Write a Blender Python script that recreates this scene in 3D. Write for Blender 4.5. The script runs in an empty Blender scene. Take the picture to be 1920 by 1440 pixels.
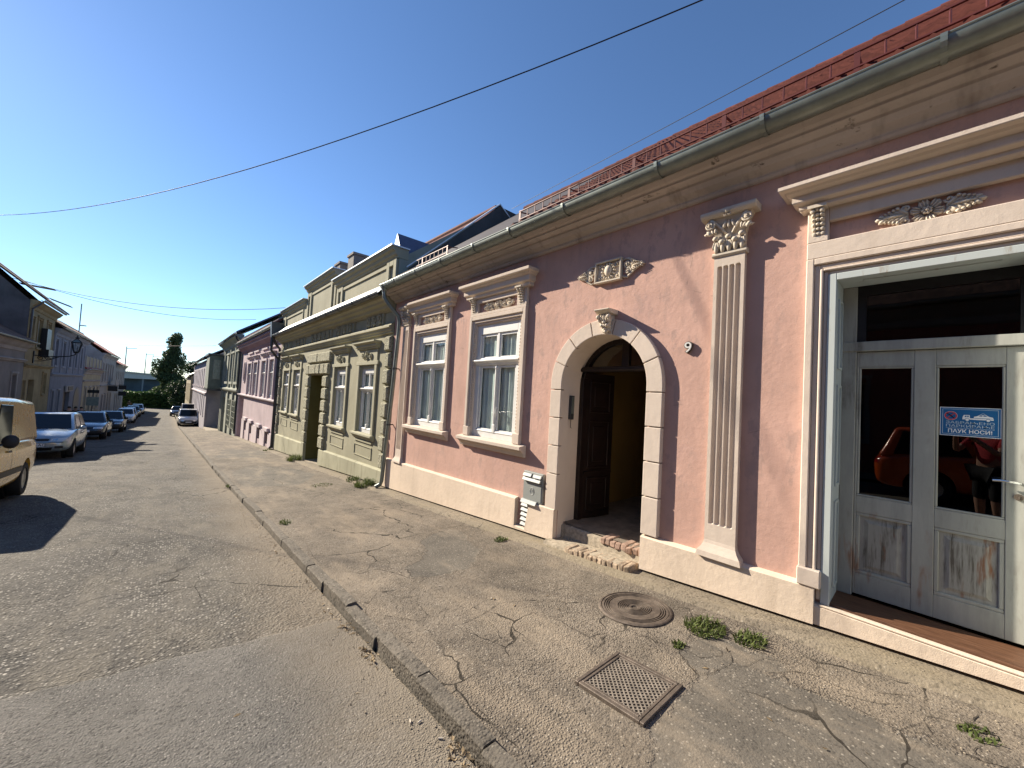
import bpy, bmesh, math, random
from mathutils import Vector, Matrix, noise
RND = random.Random(11)
scene = bpy.context.scene
col = scene.collection
rad = math.radians

# ------------------------------------------------------------------ camera
EYE = 1.66
YAW, PITCH, ROLL, FPX = rad(41.577), rad(2.148), rad(3.209), 727.7
_f = Vector((math.sin(YAW)*math.cos(PITCH), math.cos(YAW)*math.cos(PITCH), math.sin(PITCH)))
_r = Vector((math.cos(YAW), -math.sin(YAW), 0)); _u = _r.cross(_f)
_R = _r*math.cos(ROLL) + _u*math.sin(ROLL); _U = _u*math.cos(ROLL) - _r*math.sin(ROLL)
cam = bpy.data.cameras.new('camera'); cam_o = bpy.data.objects.new('camera', cam); col.objects.link(cam_o)
cam.sensor_fit = 'HORIZONTAL'; cam.sensor_width = 36; cam.lens = FPX/1920*36
cam.clip_start = .05; cam.clip_end = 4000
M = Matrix((_R, _U, -_f)).transposed().to_4x4(); M.translation = (0, 0, EYE)
cam_o.matrix_world = M
scene.camera = cam_o

# ------------------------------------------------------------------ light
SUN_DIR = Vector((1.0, -2.75, -1.55)).normalized()        # the way the sunlight travels
sun_el = math.asin(-SUN_DIR.z); sun_az = math.atan2(-SUN_DIR.x, -SUN_DIR.y)
world = bpy.data.worlds.new('World'); scene.world = world; world.use_nodes = True
wn = world.node_tree.nodes; wl = world.node_tree.links; wn.clear()
sky = wn.new('ShaderNodeTexSky'); sky.sky_type = 'NISHITA'; sky.sun_disc = False
sky.sun_elevation = sun_el; sky.sun_rotation = sun_az
sky.altitude = 100; sky.air_density = .95; sky.dust_density = .06; sky.ozone_density = 6
bg = wn.new('ShaderNodeBackground'); bg.inputs[1].default_value = .080
wo = wn.new('ShaderNodeOutputWorld')
wl.new(sky.outputs[0], bg.inputs[0]); wl.new(bg.outputs[0], wo.inputs[0])
sl = bpy.data.lights.new('sun', 'SUN'); sl.energy = 5.0; sl.angle = rad(.5); sl.color = (1, .89, .73)
so = bpy.data.objects.new('sun', sl); col.objects.link(so); so.location = (-20, 44, 30)
so.rotation_euler = SUN_DIR.to_track_quat('-Z', 'Y').to_euler()
vs = scene.view_settings; vs.view_transform = 'Standard'; vs.look = 'None'; vs.exposure = 1.15; vs.gamma = 1
vs.use_curve_mapping = False
scene.render.engine = 'CYCLES'
cy = scene.cycles; cy.max_bounces = 6; cy.diffuse_bounces = 3; cy.glossy_bounces = 3; cy.transmission_bounces = 4; cy.transparent_max_bounces = 8; cy.caustics_reflective = False; cy.caustics_refractive = False

# ------------------------------------------------------------------ ground profile
def gz(y):
    if y < 14: return -.07*y
    if y < 57: return -.98 - .06*(y-14)
    if y < 125: return -3.56 - .025*(y-57)
    return -5.26

# ------------------------------------------------------------------ materials
MATS = {}
class N:
    def __init__(s, name):
        s.m = bpy.data.materials.new(name); s.m.use_nodes = True
        s.nt = s.m.node_tree; s.nt.nodes.clear()
        s.out = s.add('ShaderNodeOutputMaterial'); s.b = s.add('ShaderNodeBsdfPrincipled')
        s.link(s.b.outputs[0], s.out.inputs[0]); s._c = None
    def add(s, t, **k):
        n = s.nt.nodes.new(t)
        for a, b in k.items(): setattr(n, a, b)
        return n
    def link(s, a, b): s.nt.links.new(a, b)
    def co(s, scale=(1, 1, 1), loc=(0, 0, 0)):
        if s._c is None: s._c = s.add('ShaderNodeTexCoord')
        mp = s.add('ShaderNodeMapping'); mp.inputs['Scale'].default_value = scale; mp.inputs['Location'].default_value = loc
        s.link(s._c.outputs['Object'], mp.inputs[0]); return mp.outputs[0]
    def noise(s, scale, detail=3, rough=.6, co=None, dist=0):
        n = s.add('ShaderNodeTexNoise'); n.inputs['Scale'].default_value = scale; n.inputs['Detail'].default_value = detail
        n.inputs['Roughness'].default_value = rough; n.inputs['Distortion'].default_value = dist
        s.link(co or s.co(), n.inputs[0]); return n.outputs[0]
    def vor(s, scale, feature='F1', out=0, co=None, rnd=1):
        n = s.add('ShaderNodeTexVoronoi'); n.feature = feature; n.inputs['Scale'].default_value = scale
        n.inputs['Randomness'].default_value = rnd
        s.link(co or s.co(), n.inputs[0]); return n.outputs[out]
    def ramp(s, fac, a, b, c0=0.0, c1=1.0):
        n = s.add('ShaderNodeMapRange'); n.inputs[1].default_value = a; n.inputs[2].default_value = b
        n.inputs[3].default_value = c0; n.inputs[4].default_value = c1; n.clamp = True
        s.link(fac, n.inputs[0]); return n.outputs[0]
    def mul(s, a, b, op='MULTIPLY'):
        n = s.add('ShaderNodeMath'); n.operation = op
        for i, x in enumerate((a, b)):
            if isinstance(x, (int, float)): n.inputs[i].default_value = x
            else: s.link(x, n.inputs[i])
        return n.outputs[0]
    def mix(s, fac, a, b, bt='MIX'):
        n = s.add('ShaderNodeMix'); n.data_type = 'RGBA'; n.blend_type = bt
        if isinstance(fac, (int, float)): n.inputs[0].default_value = fac
        else: s.link(fac, n.inputs[0])
        for i, x in ((6, a), (7, b)):
            if isinstance(x, tuple): n.inputs[i].default_value = (*x, 1)
            else: s.link(x, n.inputs[i])
        return n.outputs[2]
    def bump(s, h, strength=.3, dist=.01, normal=None):
        n = s.add('ShaderNodeBump'); n.inputs['Strength'].default_value = strength; n.inputs['Distance'].default_value = dist
        s.link(h, n.inputs['Height'])
        if normal: s.link(normal, n.inputs['Normal'])
        return n.outputs[0]
    def fin(s, color=None, rough=.85, metal=0, spec=.3, normal=None, **k):
        b = s.b
        if color is not None:
            if isinstance(color, tuple): b.inputs['Base Color'].default_value = (*color, 1)
            else: s.link(color, b.inputs['Base Color'])
        if isinstance(rough, (int, float)): b.inputs['Roughness'].default_value = rough
        else: s.link(rough, b.inputs['Roughness'])
        b.inputs['Metallic'].default_value = metal; b.inputs['Specular IOR Level'].default_value = spec
        if normal: s.link(normal, b.inputs['Normal'])
        for a, v in k.items(): b.inputs[a].default_value = v
        return s.m

def plaster(name, c, var=.12, grime=(.20, .17, .14), gr=.35, bump=.35, patch=None, streak=.3):
    n = N(name); c = tuple(x*.86 for x in c); grime = tuple(x*.86 for x in grime)
    d = tuple(x*(1-var*1.6) for x in c); l = tuple(min(.9, x*(1+var)) for x in c)
    big = n.noise(.9, 3, .62); cc = n.mix(n.ramp(big, .3, .7), d, l)
    mid = n.noise(4.5, 4, .7); cc = n.mix(n.ramp(mid, .52, .75, 0, gr), cc, tuple(x*.78 for x in c))
    st = n.noise(3, 3, .65, n.co((1, 2.2, .28))); cc = n.mix(n.mul(n.ramp(st, .55, .78, 0, streak), 1), cc, grime)
    if patch:
        pt = n.noise(1.7, 3, .5, n.co((1, 1, 1), (3, 9, 4))); cc = n.mix(n.ramp(pt, .58, .66, 0, .55), cc, patch)
    if name == 'stained_cornice':
        mo = n.noise(5.5, 4, .75, n.co((1, .8, 1), (2, 2, 2))); cc = n.mix(n.ramp(mo, .63, .70, 0, .85), cc, (.085, .068, .052))
    if name == 'pink_plaster':
        hz = n.noise(6.5, 4, .7, n.co((1, 1, .55), (4, 2, 7))); cc = n.mix(n.mul(n.ramp(hz, .53, .62), n.ramp(big, .40, .60, 0, .55)), cc, (.37, .265, .235))
        v_ = n.vor(1.3, 'DISTANCE_TO_EDGE', 0, n.co((1, 1, .7), (1, 3, 2))); lt = n.add('ShaderNodeMath'); lt.operation = 'LESS_THAN'; lt.inputs[1].default_value = .0025; n.link(v_, lt.inputs[0]); cc = n.mix(n.mul(lt.outputs[0], n.ramp(hz, .5, .6, 0, .6)), cc, (.30, .20, .17))
    sp = n.noise(60, 2, .6); cc = n.mix(n.ramp(sp, .62, .75, 0, .25), cc, tuple(x*.6 for x in c))
    h = n.mul(n.noise(160, 2, .6), n.mul(n.noise(14, 2, .6), 2.2), 'ADD')
    nb = n.bump(h, bump, .006)
    return n.fin(cc, .92, spec=.15, normal=nb)

def simple(name, c, rough=.6, metal=0, spec=.4, var=.15, sc=12, bump=0, **k):
    n = N(name)
    f = n.noise(sc, 4, .6)
    cc = n.mix(n.ramp(f, .3, .7), tuple(x*(1-var) for x in c), tuple(min(1, x*(1+var)) for x in c))
    nb = n.bump(n.noise(sc*9, 3), bump, .004) if bump else None
    return n.fin(cc, rough, metal, spec, nb, **k)

def glassmat(name, tint=(.9, .95, .95), amount=1.0, base=.04, rough=.01):
    n = N(name); n.nt.nodes.remove(n.b)
    t = n.add('ShaderNodeBsdfTransparent'); t.inputs[0].default_value = (*tint, 1)
    g = n.add('ShaderNodeBsdfGlossy'); g.inputs['Roughness'].default_value = rough; g.inputs[0].default_value = (1, 1, 1, 1)
    fr = n.add('ShaderNodeFresnel'); fr.inputs[0].default_value = 1.5
    nb = n.bump(n.noise(1.6, 2), .05, .02)
    n.link(nb, g.inputs['Normal'])
    ge = n.add('ShaderNodeNewGeometry'); fb = n.mul(1.0, ge.outputs['Backfacing'], 'SUBTRACT')
    f = n.mul(n.mul(n.mul(fr.outputs[0], amount), base, 'ADD'), fb)
    m = n.add('ShaderNodeMixShader'); n.link(f, m.inputs[0]); n.link(t.outputs[0], m.inputs[1]); n.link(g.outputs[0], m.inputs[2])
    n.link(m.outputs[0], n.out.inputs[0]); return n.m

def paint(name, c, flake=0):
    n = N(name)
    d = n.noise(3, 4, .6); cc = n.mix(n.ramp(d, .35, .7, 0, .25), c, tuple(x*.8+.02 for x in c))
    return n.fin(cc, n.ramp(n.noise(6), .3, .7, .16, .30), .35*flake, .5, None, **{'Coat Weight': .7, 'Coat Roughness': .06})

MATS['pink'] = plaster('pink_plaster', (.63, .405, .335), .11, (.37, .27, .245), .42, .30, patch=(.50, .325, .28), streak=.42)
MATS['trim'] = plaster('cream_plaster', (.72, .615, .52), .07, (.40, .31, .24), .18, .22, streak=.18)
MATS['cornice'] = plaster('stained_cornice', (.57, .51, .46), .10, (.16, .13, .10), .5, .25, streak=.55)
MATS['plinth'] = plaster('plinth_plaster', (.80, .665, .53), .08, (.45, .36, .27), .30, .30, streak=.35)
MATS['ornament'] = plaster('ornament_plaster', (.70, .62, .51), .06, (.45, .38, .30), .2, .15, streak=.1)
MATS['white'] = simple('white_window_paint', (.68, .68, .655), .45, var=.06, sc=7)
MATS['green'] = plaster('olive_plaster', (.415, .395, .285), .10, (.25, .25, .17), .3, .28)
MATS['greentrim'] = plaster('olive_trim', (.47, .45, .33), .08, (.27, .26, .18), .3, .25)
MATS['greenplinth'] = plaster('olive_plinth', (.47, .455, .33), .12, (.17, .16, .11), .5, .3, streak=.6)
n = N('vermiculated_stone')
w = n.noise(26, 3, .7, dist=1.5)
MATS['rustic'] = n.fin(n.mix(n.ramp(w, .42, .56), (.22, .21, .15), (.52, .50, .38)), .95, spec=.1, normal=n.bump(w, 1, .03))
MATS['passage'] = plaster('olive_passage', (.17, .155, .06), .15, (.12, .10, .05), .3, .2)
MATS['mauve'] = plaster('mauve_plaster', (.56, .45, .47), .10, (.34, .25, .28), .25, .28)
MATS['mauvetrim'] = plaster('mauve_trim', (.66, .57, .585), .06, (.45, .34, .38), .2, .2)
MATS['mauvedark'] = plaster('mauve_eaves', (.22, .14, .15), .1, (.10, .06, .07), .3, .2)
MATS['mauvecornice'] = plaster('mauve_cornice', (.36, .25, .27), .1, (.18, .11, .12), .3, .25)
MATS['greygreen'] = plaster('grey_green_plaster', (.40, .42, .35), .12, (.14, .14, .12), .5, .3)
MATS['lavender'] = plaster('lavender_plaster', (.44, .415, .455), .10, (.22, .20, .26), .3, .25)
MATS['baygreen'] = simple('bay_green_board', (.17, .20, .165), .7, var=.2, sc=3, bump=.2)
MATS['lilac'] = plaster('lilac_plaster', (.27, .275, .31), .10, (.18, .19, .25), .3, .25)
MATS['lilactrim'] = plaster('lilac_trim', (.36, .365, .40), .08, (.25, .26, .33), .3, .2)
MATS['ochre'] = plaster('ochre_plaster', (.42, .33, .18), .16, (.19, .13, .08), .6, .3, streak=.7)
MATS['yellow'] = plaster('pale_yellow_plaster', (.48, .41, .27), .10, (.26, .22, .14), .3, .25)
MATS['greyplaster'] = plaster('grey_plaster', (.29, .265, .24), .12, (.15, .13, .12), .5, .3)
MATS['whitewall'] = plaster('white_plaster', (.45, .415, .38), .12, (.28, .25, .22), .4, .25)
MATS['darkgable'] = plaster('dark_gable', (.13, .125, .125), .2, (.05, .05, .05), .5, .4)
MATS['rust'] = plaster('russet_plaster', (.34, .13, .09), .12, (.15, .07, .05), .3, .25)
MATS['zinc'] = simple('zinc_gutter', (.22, .25, .225), .42, .55, .5, .22, 5)
MATS['zincdark'] = simple('dark_downpipe', (.07, .075, .08), .4, .5, .5, .2, 5)
MATS['flash'] = simple('zinc_flashing', (.70, .72, .72), .35, .6, .5, .1, 4)
n = N('clay_tile')
MATS['tile'] = n.fin(n.mix(n.vor(5.2, out=1, co=n.co((1, 1, .3))), (.085, .024, .018), (.165, .050, .036), 'MIX'), .8, spec=.2, normal=n.bump(n.noise(40), .3, .005))
n = N('old_roof'); wv = n.noise(7, 3, .6, n.co((1, 1, 1)))
MATS['oldroof'] = n.fin(n.mix(n.ramp(n.noise(2.3, 6, .7), .35, .65), (.10, .066, .052), (.24, .145, .105)), .9, spec=.15, normal=n.bump(wv, .8, .05))
MATS['redroof'] = simple('red_roof', (.33, .075, .05), .8, var=.25, sc=5, bump=.5)
MATS['darkroof'] = simple('dark_red_roof', (.12, .05, .045), .8, var=.25, sc=5, bump=.5)
MATS['blueroof'] = simple('blue_grey_sheet_roof', (.10, .13, .20), .45, .2, .5, .15, 4)
MATS['sheetroof'] = simple('dark_roofing_sheet', (.055, .045, .042), .7, var=.3, sc=3, bump=.2)
MATS['board'] = simple('bleached_roof_boards', (.40, .33, .27), .9, var=.25, sc=5, bump=.4)
MATS['guard'] = simple('red_snow_guard', (.12, .03, .025), .5, .1, .4, .15, 9)
MATS['wood'] = None
n = N('worn_grey_paint')
g = n.noise(9, 6, .7, n.co((1, 1.0, .16))); g2 = n.noise(2.2, 5, .6); g3 = n.noise(2.6, 4, .6, n.co((1, 1.8, .5), (2, 5, 1)))
cc = n.mix(n.ramp(g, .36, .66), (.31, .315, .29), (.42, .425, .39))
cc = n.mix(n.mul(n.ramp(g, .50, .72), n.ramp(g2, .42, .60, 0, .95)), cc, (.13, .118, .10))
cc = n.mix(n.mul(n.ramp(g3, .63, .70), n.ramp(g, .42, .6)), cc, (.27, .15, .095))
MATS['worn'] = n.fin(cc, .75, spec=.25, normal=n.bump(g, .25, .004))
n = N('worn_panel_paint')
g = n.noise(16, 4, .75, n.co((1, 1.6, .13))); g2 = n.noise(4.2, 3, .6, n.co((1, 1, .6), (3, 1, 2))); g3 = n.noise(3.4, 3, .6, n.co((1, 2.2, .55), (8.3, 5, 1)))
cc = n.mix(n.ramp(g, .36, .62), (.30, .295, .27), (.42, .415, .38))
cc = n.mix(n.mul(n.ramp(g, .45, .62), n.ramp(g2, .40, .56, 0, .95)), cc, (.105, .092, .075))
cc = n.mix(n.mul(n.ramp(g3, .60, .66), n.ramp(g, .40, .55)), cc, (.24, .12, .07))
MATS['wornpanel'] = n.fin(cc, .8, spec=.2, normal=n.bump(g, .3, .004))
n = N('pale_blue_frame'); g = n.noise(14, 5, .7, n.co((1, 1, .2)))
MATS['paleblue'] = n.fin(n.mix(n.ramp(g, .60, .72), (.47, .515, .505), (.33, .30, .25)), .6, spec=.3, normal=n.bump(g, .2, .003))
n = N('brown_sill_wood'); g = n.noise(8, 6, .7, n.co((9, .7, 3)))
MATS['sillwood'] = n.fin(n.mix(n.ramp(g, .3, .7), (.06, .027, .014), (.17, .085, .048)), .5, spec=.35, normal=n.bump(g, .3, .003))
MATS['darkwood'] = simple('dark_door_wood', (.014, .008, .007), .40, var=.4, sc=6, bump=.2)
MATS['black'] = simple('black_metal', (.012, .012, .013), .45, .3, .5)
MATS['iron'] = simple('cast_iron', (.13, .105, .085), .62, .35, .4, .35, 18, .6)
MATS['ironworn'] = simple('worn_iron', (.27, .235, .195), .55, .3, .4, .3, 25, .4)
MATS['crack'] = simple('crack_dirt', (.045, .038, .029), .95, var=.5, sc=20)
MATS['irondark'] = simple('iron_pit', (.030, .026, .022), .9, var=.4, sc=30, bump=.5)
MATS['glass'] = glassmat('window_glass')
MATS['doorglass'] = glassmat('door_glass', (.25, .26, .27), .85, .01, .0)
MATS['carglass'] = glassmat('car_glass', (.22, .26, .28), 1.0, .05)
MATS['curtain'] = simple('net_curtain', (.74, .74, .70), .9, var=.1, sc=5, bump=.1)
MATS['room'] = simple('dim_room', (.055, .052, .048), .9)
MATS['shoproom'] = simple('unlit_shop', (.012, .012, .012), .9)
MATS['ochrepass'] = plaster('passage_ochre', (.30, .20, .07), .1, (.10, .07, .03), .3, .2)
MATS['stonefloor'] = simple('worn_stone_floor', (.17, .14, .11), .8, var=.35, sc=7, bump=.6)
MATS['meter'] = simple('grey_plastic_cabinet', (.27, .285, .27), .55, var=.07, sc=6, bump=.05)
MATS['metertrim'] = simple('pale_plastic_louvre', (.36, .375, .36), .5, var=.05)
MATS['brick'] = simple('worn_brick', (.36, .28, .20), .95, var=.45, sc=16, bump=.9)
MATS['brickred'] = simple('red_worn_brick', (.34, .235, .18), .95, var=.3, sc=16, bump=.9)
MATS['mortar'] = simple('crumbled_mortar', (.33, .28, .21), .95, var=.35, sc=22, bump=1)
MATS['blue'] = simple('sign_blue', (.012, .115, .30), .35, var=.03)
MATS['signwhite'] = simple('sign_white', (.80, .82, .84), .4, var=.03)
MATS['signgrey'] = simple('sign_faded_white', (.50, .60, .68), .4, var=.05)
MATS['signred'] = simple('sign_red', (.50, .05, .06), .4, var=.05)
MATS['tyre'] = simple('tyre_rubber', (.018, .018, .018), .85, var=.2)
MATS['rim'] = simple('steel_rim', (.42, .42, .42), .35, .7)
MATS['plastic'] = simple('dark_bumper_plastic', (.03, .03, .032), .55)
MATS['lamp'] = simple('headlamp_lens', (.70, .72, .72), .08, .4, .6, .1, 20)
MATS['redlamp'] = simple('tail_lamp', (.35, .015, .012), .12, 0, .6)
MATS['chrome'] = simple('bright_metal', (.72, .72, .70), .18, 1)
MATS['skin'] = simple('skin', (.48, .28, .20), .55, var=.05)
MATS['hairdark'] = simple('dark_hair', (.018, .013, .010), .6)
MATS['wire'] = simple('cable', (.012, .012, .014), .6)
MATS['bark'] = simple('bark', (.075, .055, .04), .95, var=.3, sc=4, bump=.8)
n = N('butts'); MATS['butt'] = n.fin((.62, .55, .45), .8)
def leafmat(name, a, b):
    n = N(name); cc = n.mix(n.ramp(n.noise(.7, 4, .6), .3, .7), a, b)
    cc = n.mix(n.ramp(n.noise(9, 2), .35, .7), cc, tuple(x*1.35 for x in b))
    m = n.fin(cc, .6, spec=.25)
    tr = n.add('ShaderNodeBsdfTranslucent'); n.link(cc, tr.inputs[0]); mx = n.add('ShaderNodeMixShader'); mx.inputs[0].default_value = .3
    n.link(n.b.outputs[0], mx.inputs[1]); n.link(tr.outputs[0], mx.inputs[2]); n.link(mx.outputs[0], n.out.inputs[0]); return m
MATS['leaf'] = leafmat('poplar_leaf', (.035, .055, .022), (.07, .10, .04))
MATS['leafdark'] = leafmat('dark_shrub_leaf', (.015, .028, .012), (.035, .055, .02))
MATS['hedge'] = leafmat('hedge_leaf', (.025, .05, .015), (.07, .12, .03))
MATS['weed'] = leafmat('weed_blade', (.045, .068, .016), (.10, .125, .035))
MATS['deadleaf'] = leafmat('dry_leaf', (.13, .085, .045), (.30, .23, .14))
MATS['concrete'] = simple('bridge_concrete', (.42, .43, .40), .9, var=.1, sc=.4)
MATS['concretedark'] = simple('bridge_steel', (.10, .13, .15), .8, var=.2, sc=.4)
MATS['terrain'] = simple('terrain_soil', (.11, .11, .06), .95, var=.3, sc=.2)

# ground: sidewalk, road, road patch, kerb
def cracks(n, scale, width, mask_scale, lo, hi, seed, stretch=(1, 1, 1)):
    base = n.co(stretch, (seed, seed*1.7, 0))
    wn_ = n.add('ShaderNodeTexNoise'); wn_.inputs['Scale'].default_value = 2.2; wn_.inputs['Detail'].default_value = 3; n.link(base, wn_.inputs[0])
    mx = n.add('ShaderNodeMix'); mx.data_type = 'VECTOR'; mx.inputs[0].default_value = .22
    n.link(base, mx.inputs[4]); n.link(wn_.outputs['Color'], mx.inputs[5])
    v = n.vor(scale, 'DISTANCE_TO_EDGE', 0, mx.outputs[1])
    wdt = n.ramp(n.noise(5, 1), .35, .7, width*.15, width*1.6)
    c = n.add('ShaderNodeMath'); c.operation = 'LESS_THAN'; n.link(v, c.inputs[0]); n.link(wdt, c.inputs[1])
    m = n.ramp(n.noise(mask_scale, 3, .5, n.co((1, 1, 1), (seed*3, 1, 2))), lo, hi)
    return n.mul(c.outputs[0], m)
def groundmat(name, lo, hi, stone, stone_amt, cr, dust=None, patch=None, bmp=1.0, edge=None, grain=70, attr=None):
    n = N(name)
    cc = n.mix(n.ramp(n.noise(.8, 4, .65), .3, .7), lo, hi)
    cc = n.mix(n.ramp(n.noise(6, 4, .75), .45, .75, 0, .55), cc, tuple(x*.55 for x in lo))
    h = n.noise(grain*.35, 4, .75)
    if patch:
        pm = n.ramp(n.noise(.62, 4, .55, n.co((1, .8, 1), patch[1])), .56, .585)
        cc = n.mix(n.mul(pm, .85), cc, patch[0])
    cell = n.vor(grain*.9, 'F1', 1); d = n.vor(grain*.9, 'F1', 0)
    sel = n.add('ShaderNodeSeparateColor'); n.link(cell, sel.inputs[0])
    st = n.mul(n.ramp(sel.outputs[0], 1-stone_amt, 1-stone_amt*.7), n.ramp(d, .52, .32))
    cc = n.mix(n.mul(st, n.ramp(n.noise(2, 3), .3, .6, .15, .9)), cc, stone)
    dk = n.mul(n.ramp(sel.outputs[1], .80, .88), .55)
    cc = n.mix(dk, cc, tuple(x*.42 for x in lo))
    rgh = None
    if attr:          # smooth asphalt mends laid into the pavement
        at = n.add('ShaderNodeAttribute'); at.attribute_name = 'mend'
        mk = n.ramp(n.mul(at.outputs['Fac'], n.mul(n.mul(n.noise(11, 4, .7), .5, 'SUBTRACT'), .7), 'ADD'), .44, .54)
        tone = n.mix(n.ramp(n.noise(2.5, 4, .65), .3, .7), attr[0], attr[1]); tone = n.mix(n.mul(st, .6), tone, stone); tone = n.mix(n.mul(dk, .7), tone, tuple(x*.5 for x in attr[0]))
        cc = n.mix(n.mul(mk, .9), cc, tone); rgh = n.ramp(mk, 0, 1, 1, .35)
    ck = None
    for (sc, wd, ms, a, b, sd) in cr:
        c = cracks(n, sc, wd, ms, a, b, sd)
        ck = c if ck is None else n.mul(ck, c, 'MAXIMUM')
    if dust:
        cc = n.mix(n.ramp(n.noise(1.3, 4, .7, n.co((1.6, .5, 1), (5, 2, 0))), .48, .72, 0, .75), cc, dust)
    if edge:      # grit gathered along a line x = edge[0]
        sx = n.add('ShaderNodeSeparateXYZ'); n.link(n.co(), sx.inputs[0])
        xx = n.mul(sx.outputs[0], n.mul(n.mul(n.noise(1.5, 4), .5, 'SUBTRACT'), .55), 'ADD')
        cc = n.mix(n.ramp(xx, edge[0], edge[1], 0, edge[3]), cc, edge[2])
    if ck is not None: cc = n.mix(n.mul(ck, .88), cc, (.022, .019, .015))
    rz = n.ramp(n.noise(1.1, 3, .6, n.co((1, 1, 1), (7, 3, 1))), .35, .65, .25, 1)
    hh = n.mul(n.mul(h, 1.3), n.mul(n.mul(n.ramp(d, 0, .6, 1, 0), .75), rz), 'ADD')
    if rgh: hh = n.mul(hh, rgh)
    return n.fin(cc, .93, spec=.18, normal=n.bump(hh, .85*bmp, .011))
MATS['sidewalk'] = groundmat('cracked_pavement', (.118, .102, .083), (.232, .198, .157), (.37, .335, .28), .15,
    [(1.0, .0055, .45, .50, .56, 1.0), (2.6, .011, .5, .56, .60, 5.0)],
    dust=(.290, .240, .180), grain=80, attr=((.092, .084, .072), (.145, .131, .110)))
MATS['road'] = groundmat('old_asphalt', (.070, .066, .060), (.145, .134, .117), (.42, .395, .345), .34,
    [(.6, .0045, .4, .50, .58, 3.0), (2.2, .010, .5, .57, .62, 7.0)], dust=(.180, .162, .132), bmp=1.7, edge=(.55, 1.25, (.235, .195, .145), .8), grain=52)
MATS['patch'] = groundmat('newer_asphalt', (.128, .122, .111), (.180, .170, .154), (.32, .30, .27), .16,
    [], bmp=.95, edge=(.55, 1.25, (.245, .205, .152), .7), grain=95)
MATS['kerb'] = groundmat('kerb_stone', (.120, .107, .089), (.190, .168, .138), (.30, .27, .22), .12, [], bmp=.7, grain=60)
MATS['ledge'] = groundmat('concrete_ledge', (.175, .150, .114), (.258, .218, .166), (.33, .29, .23), .08, [(1.2, .004, .5, .52, .58, 6.0)], dust=(.24, .20, .135), bmp=.6, grain=60)

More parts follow.
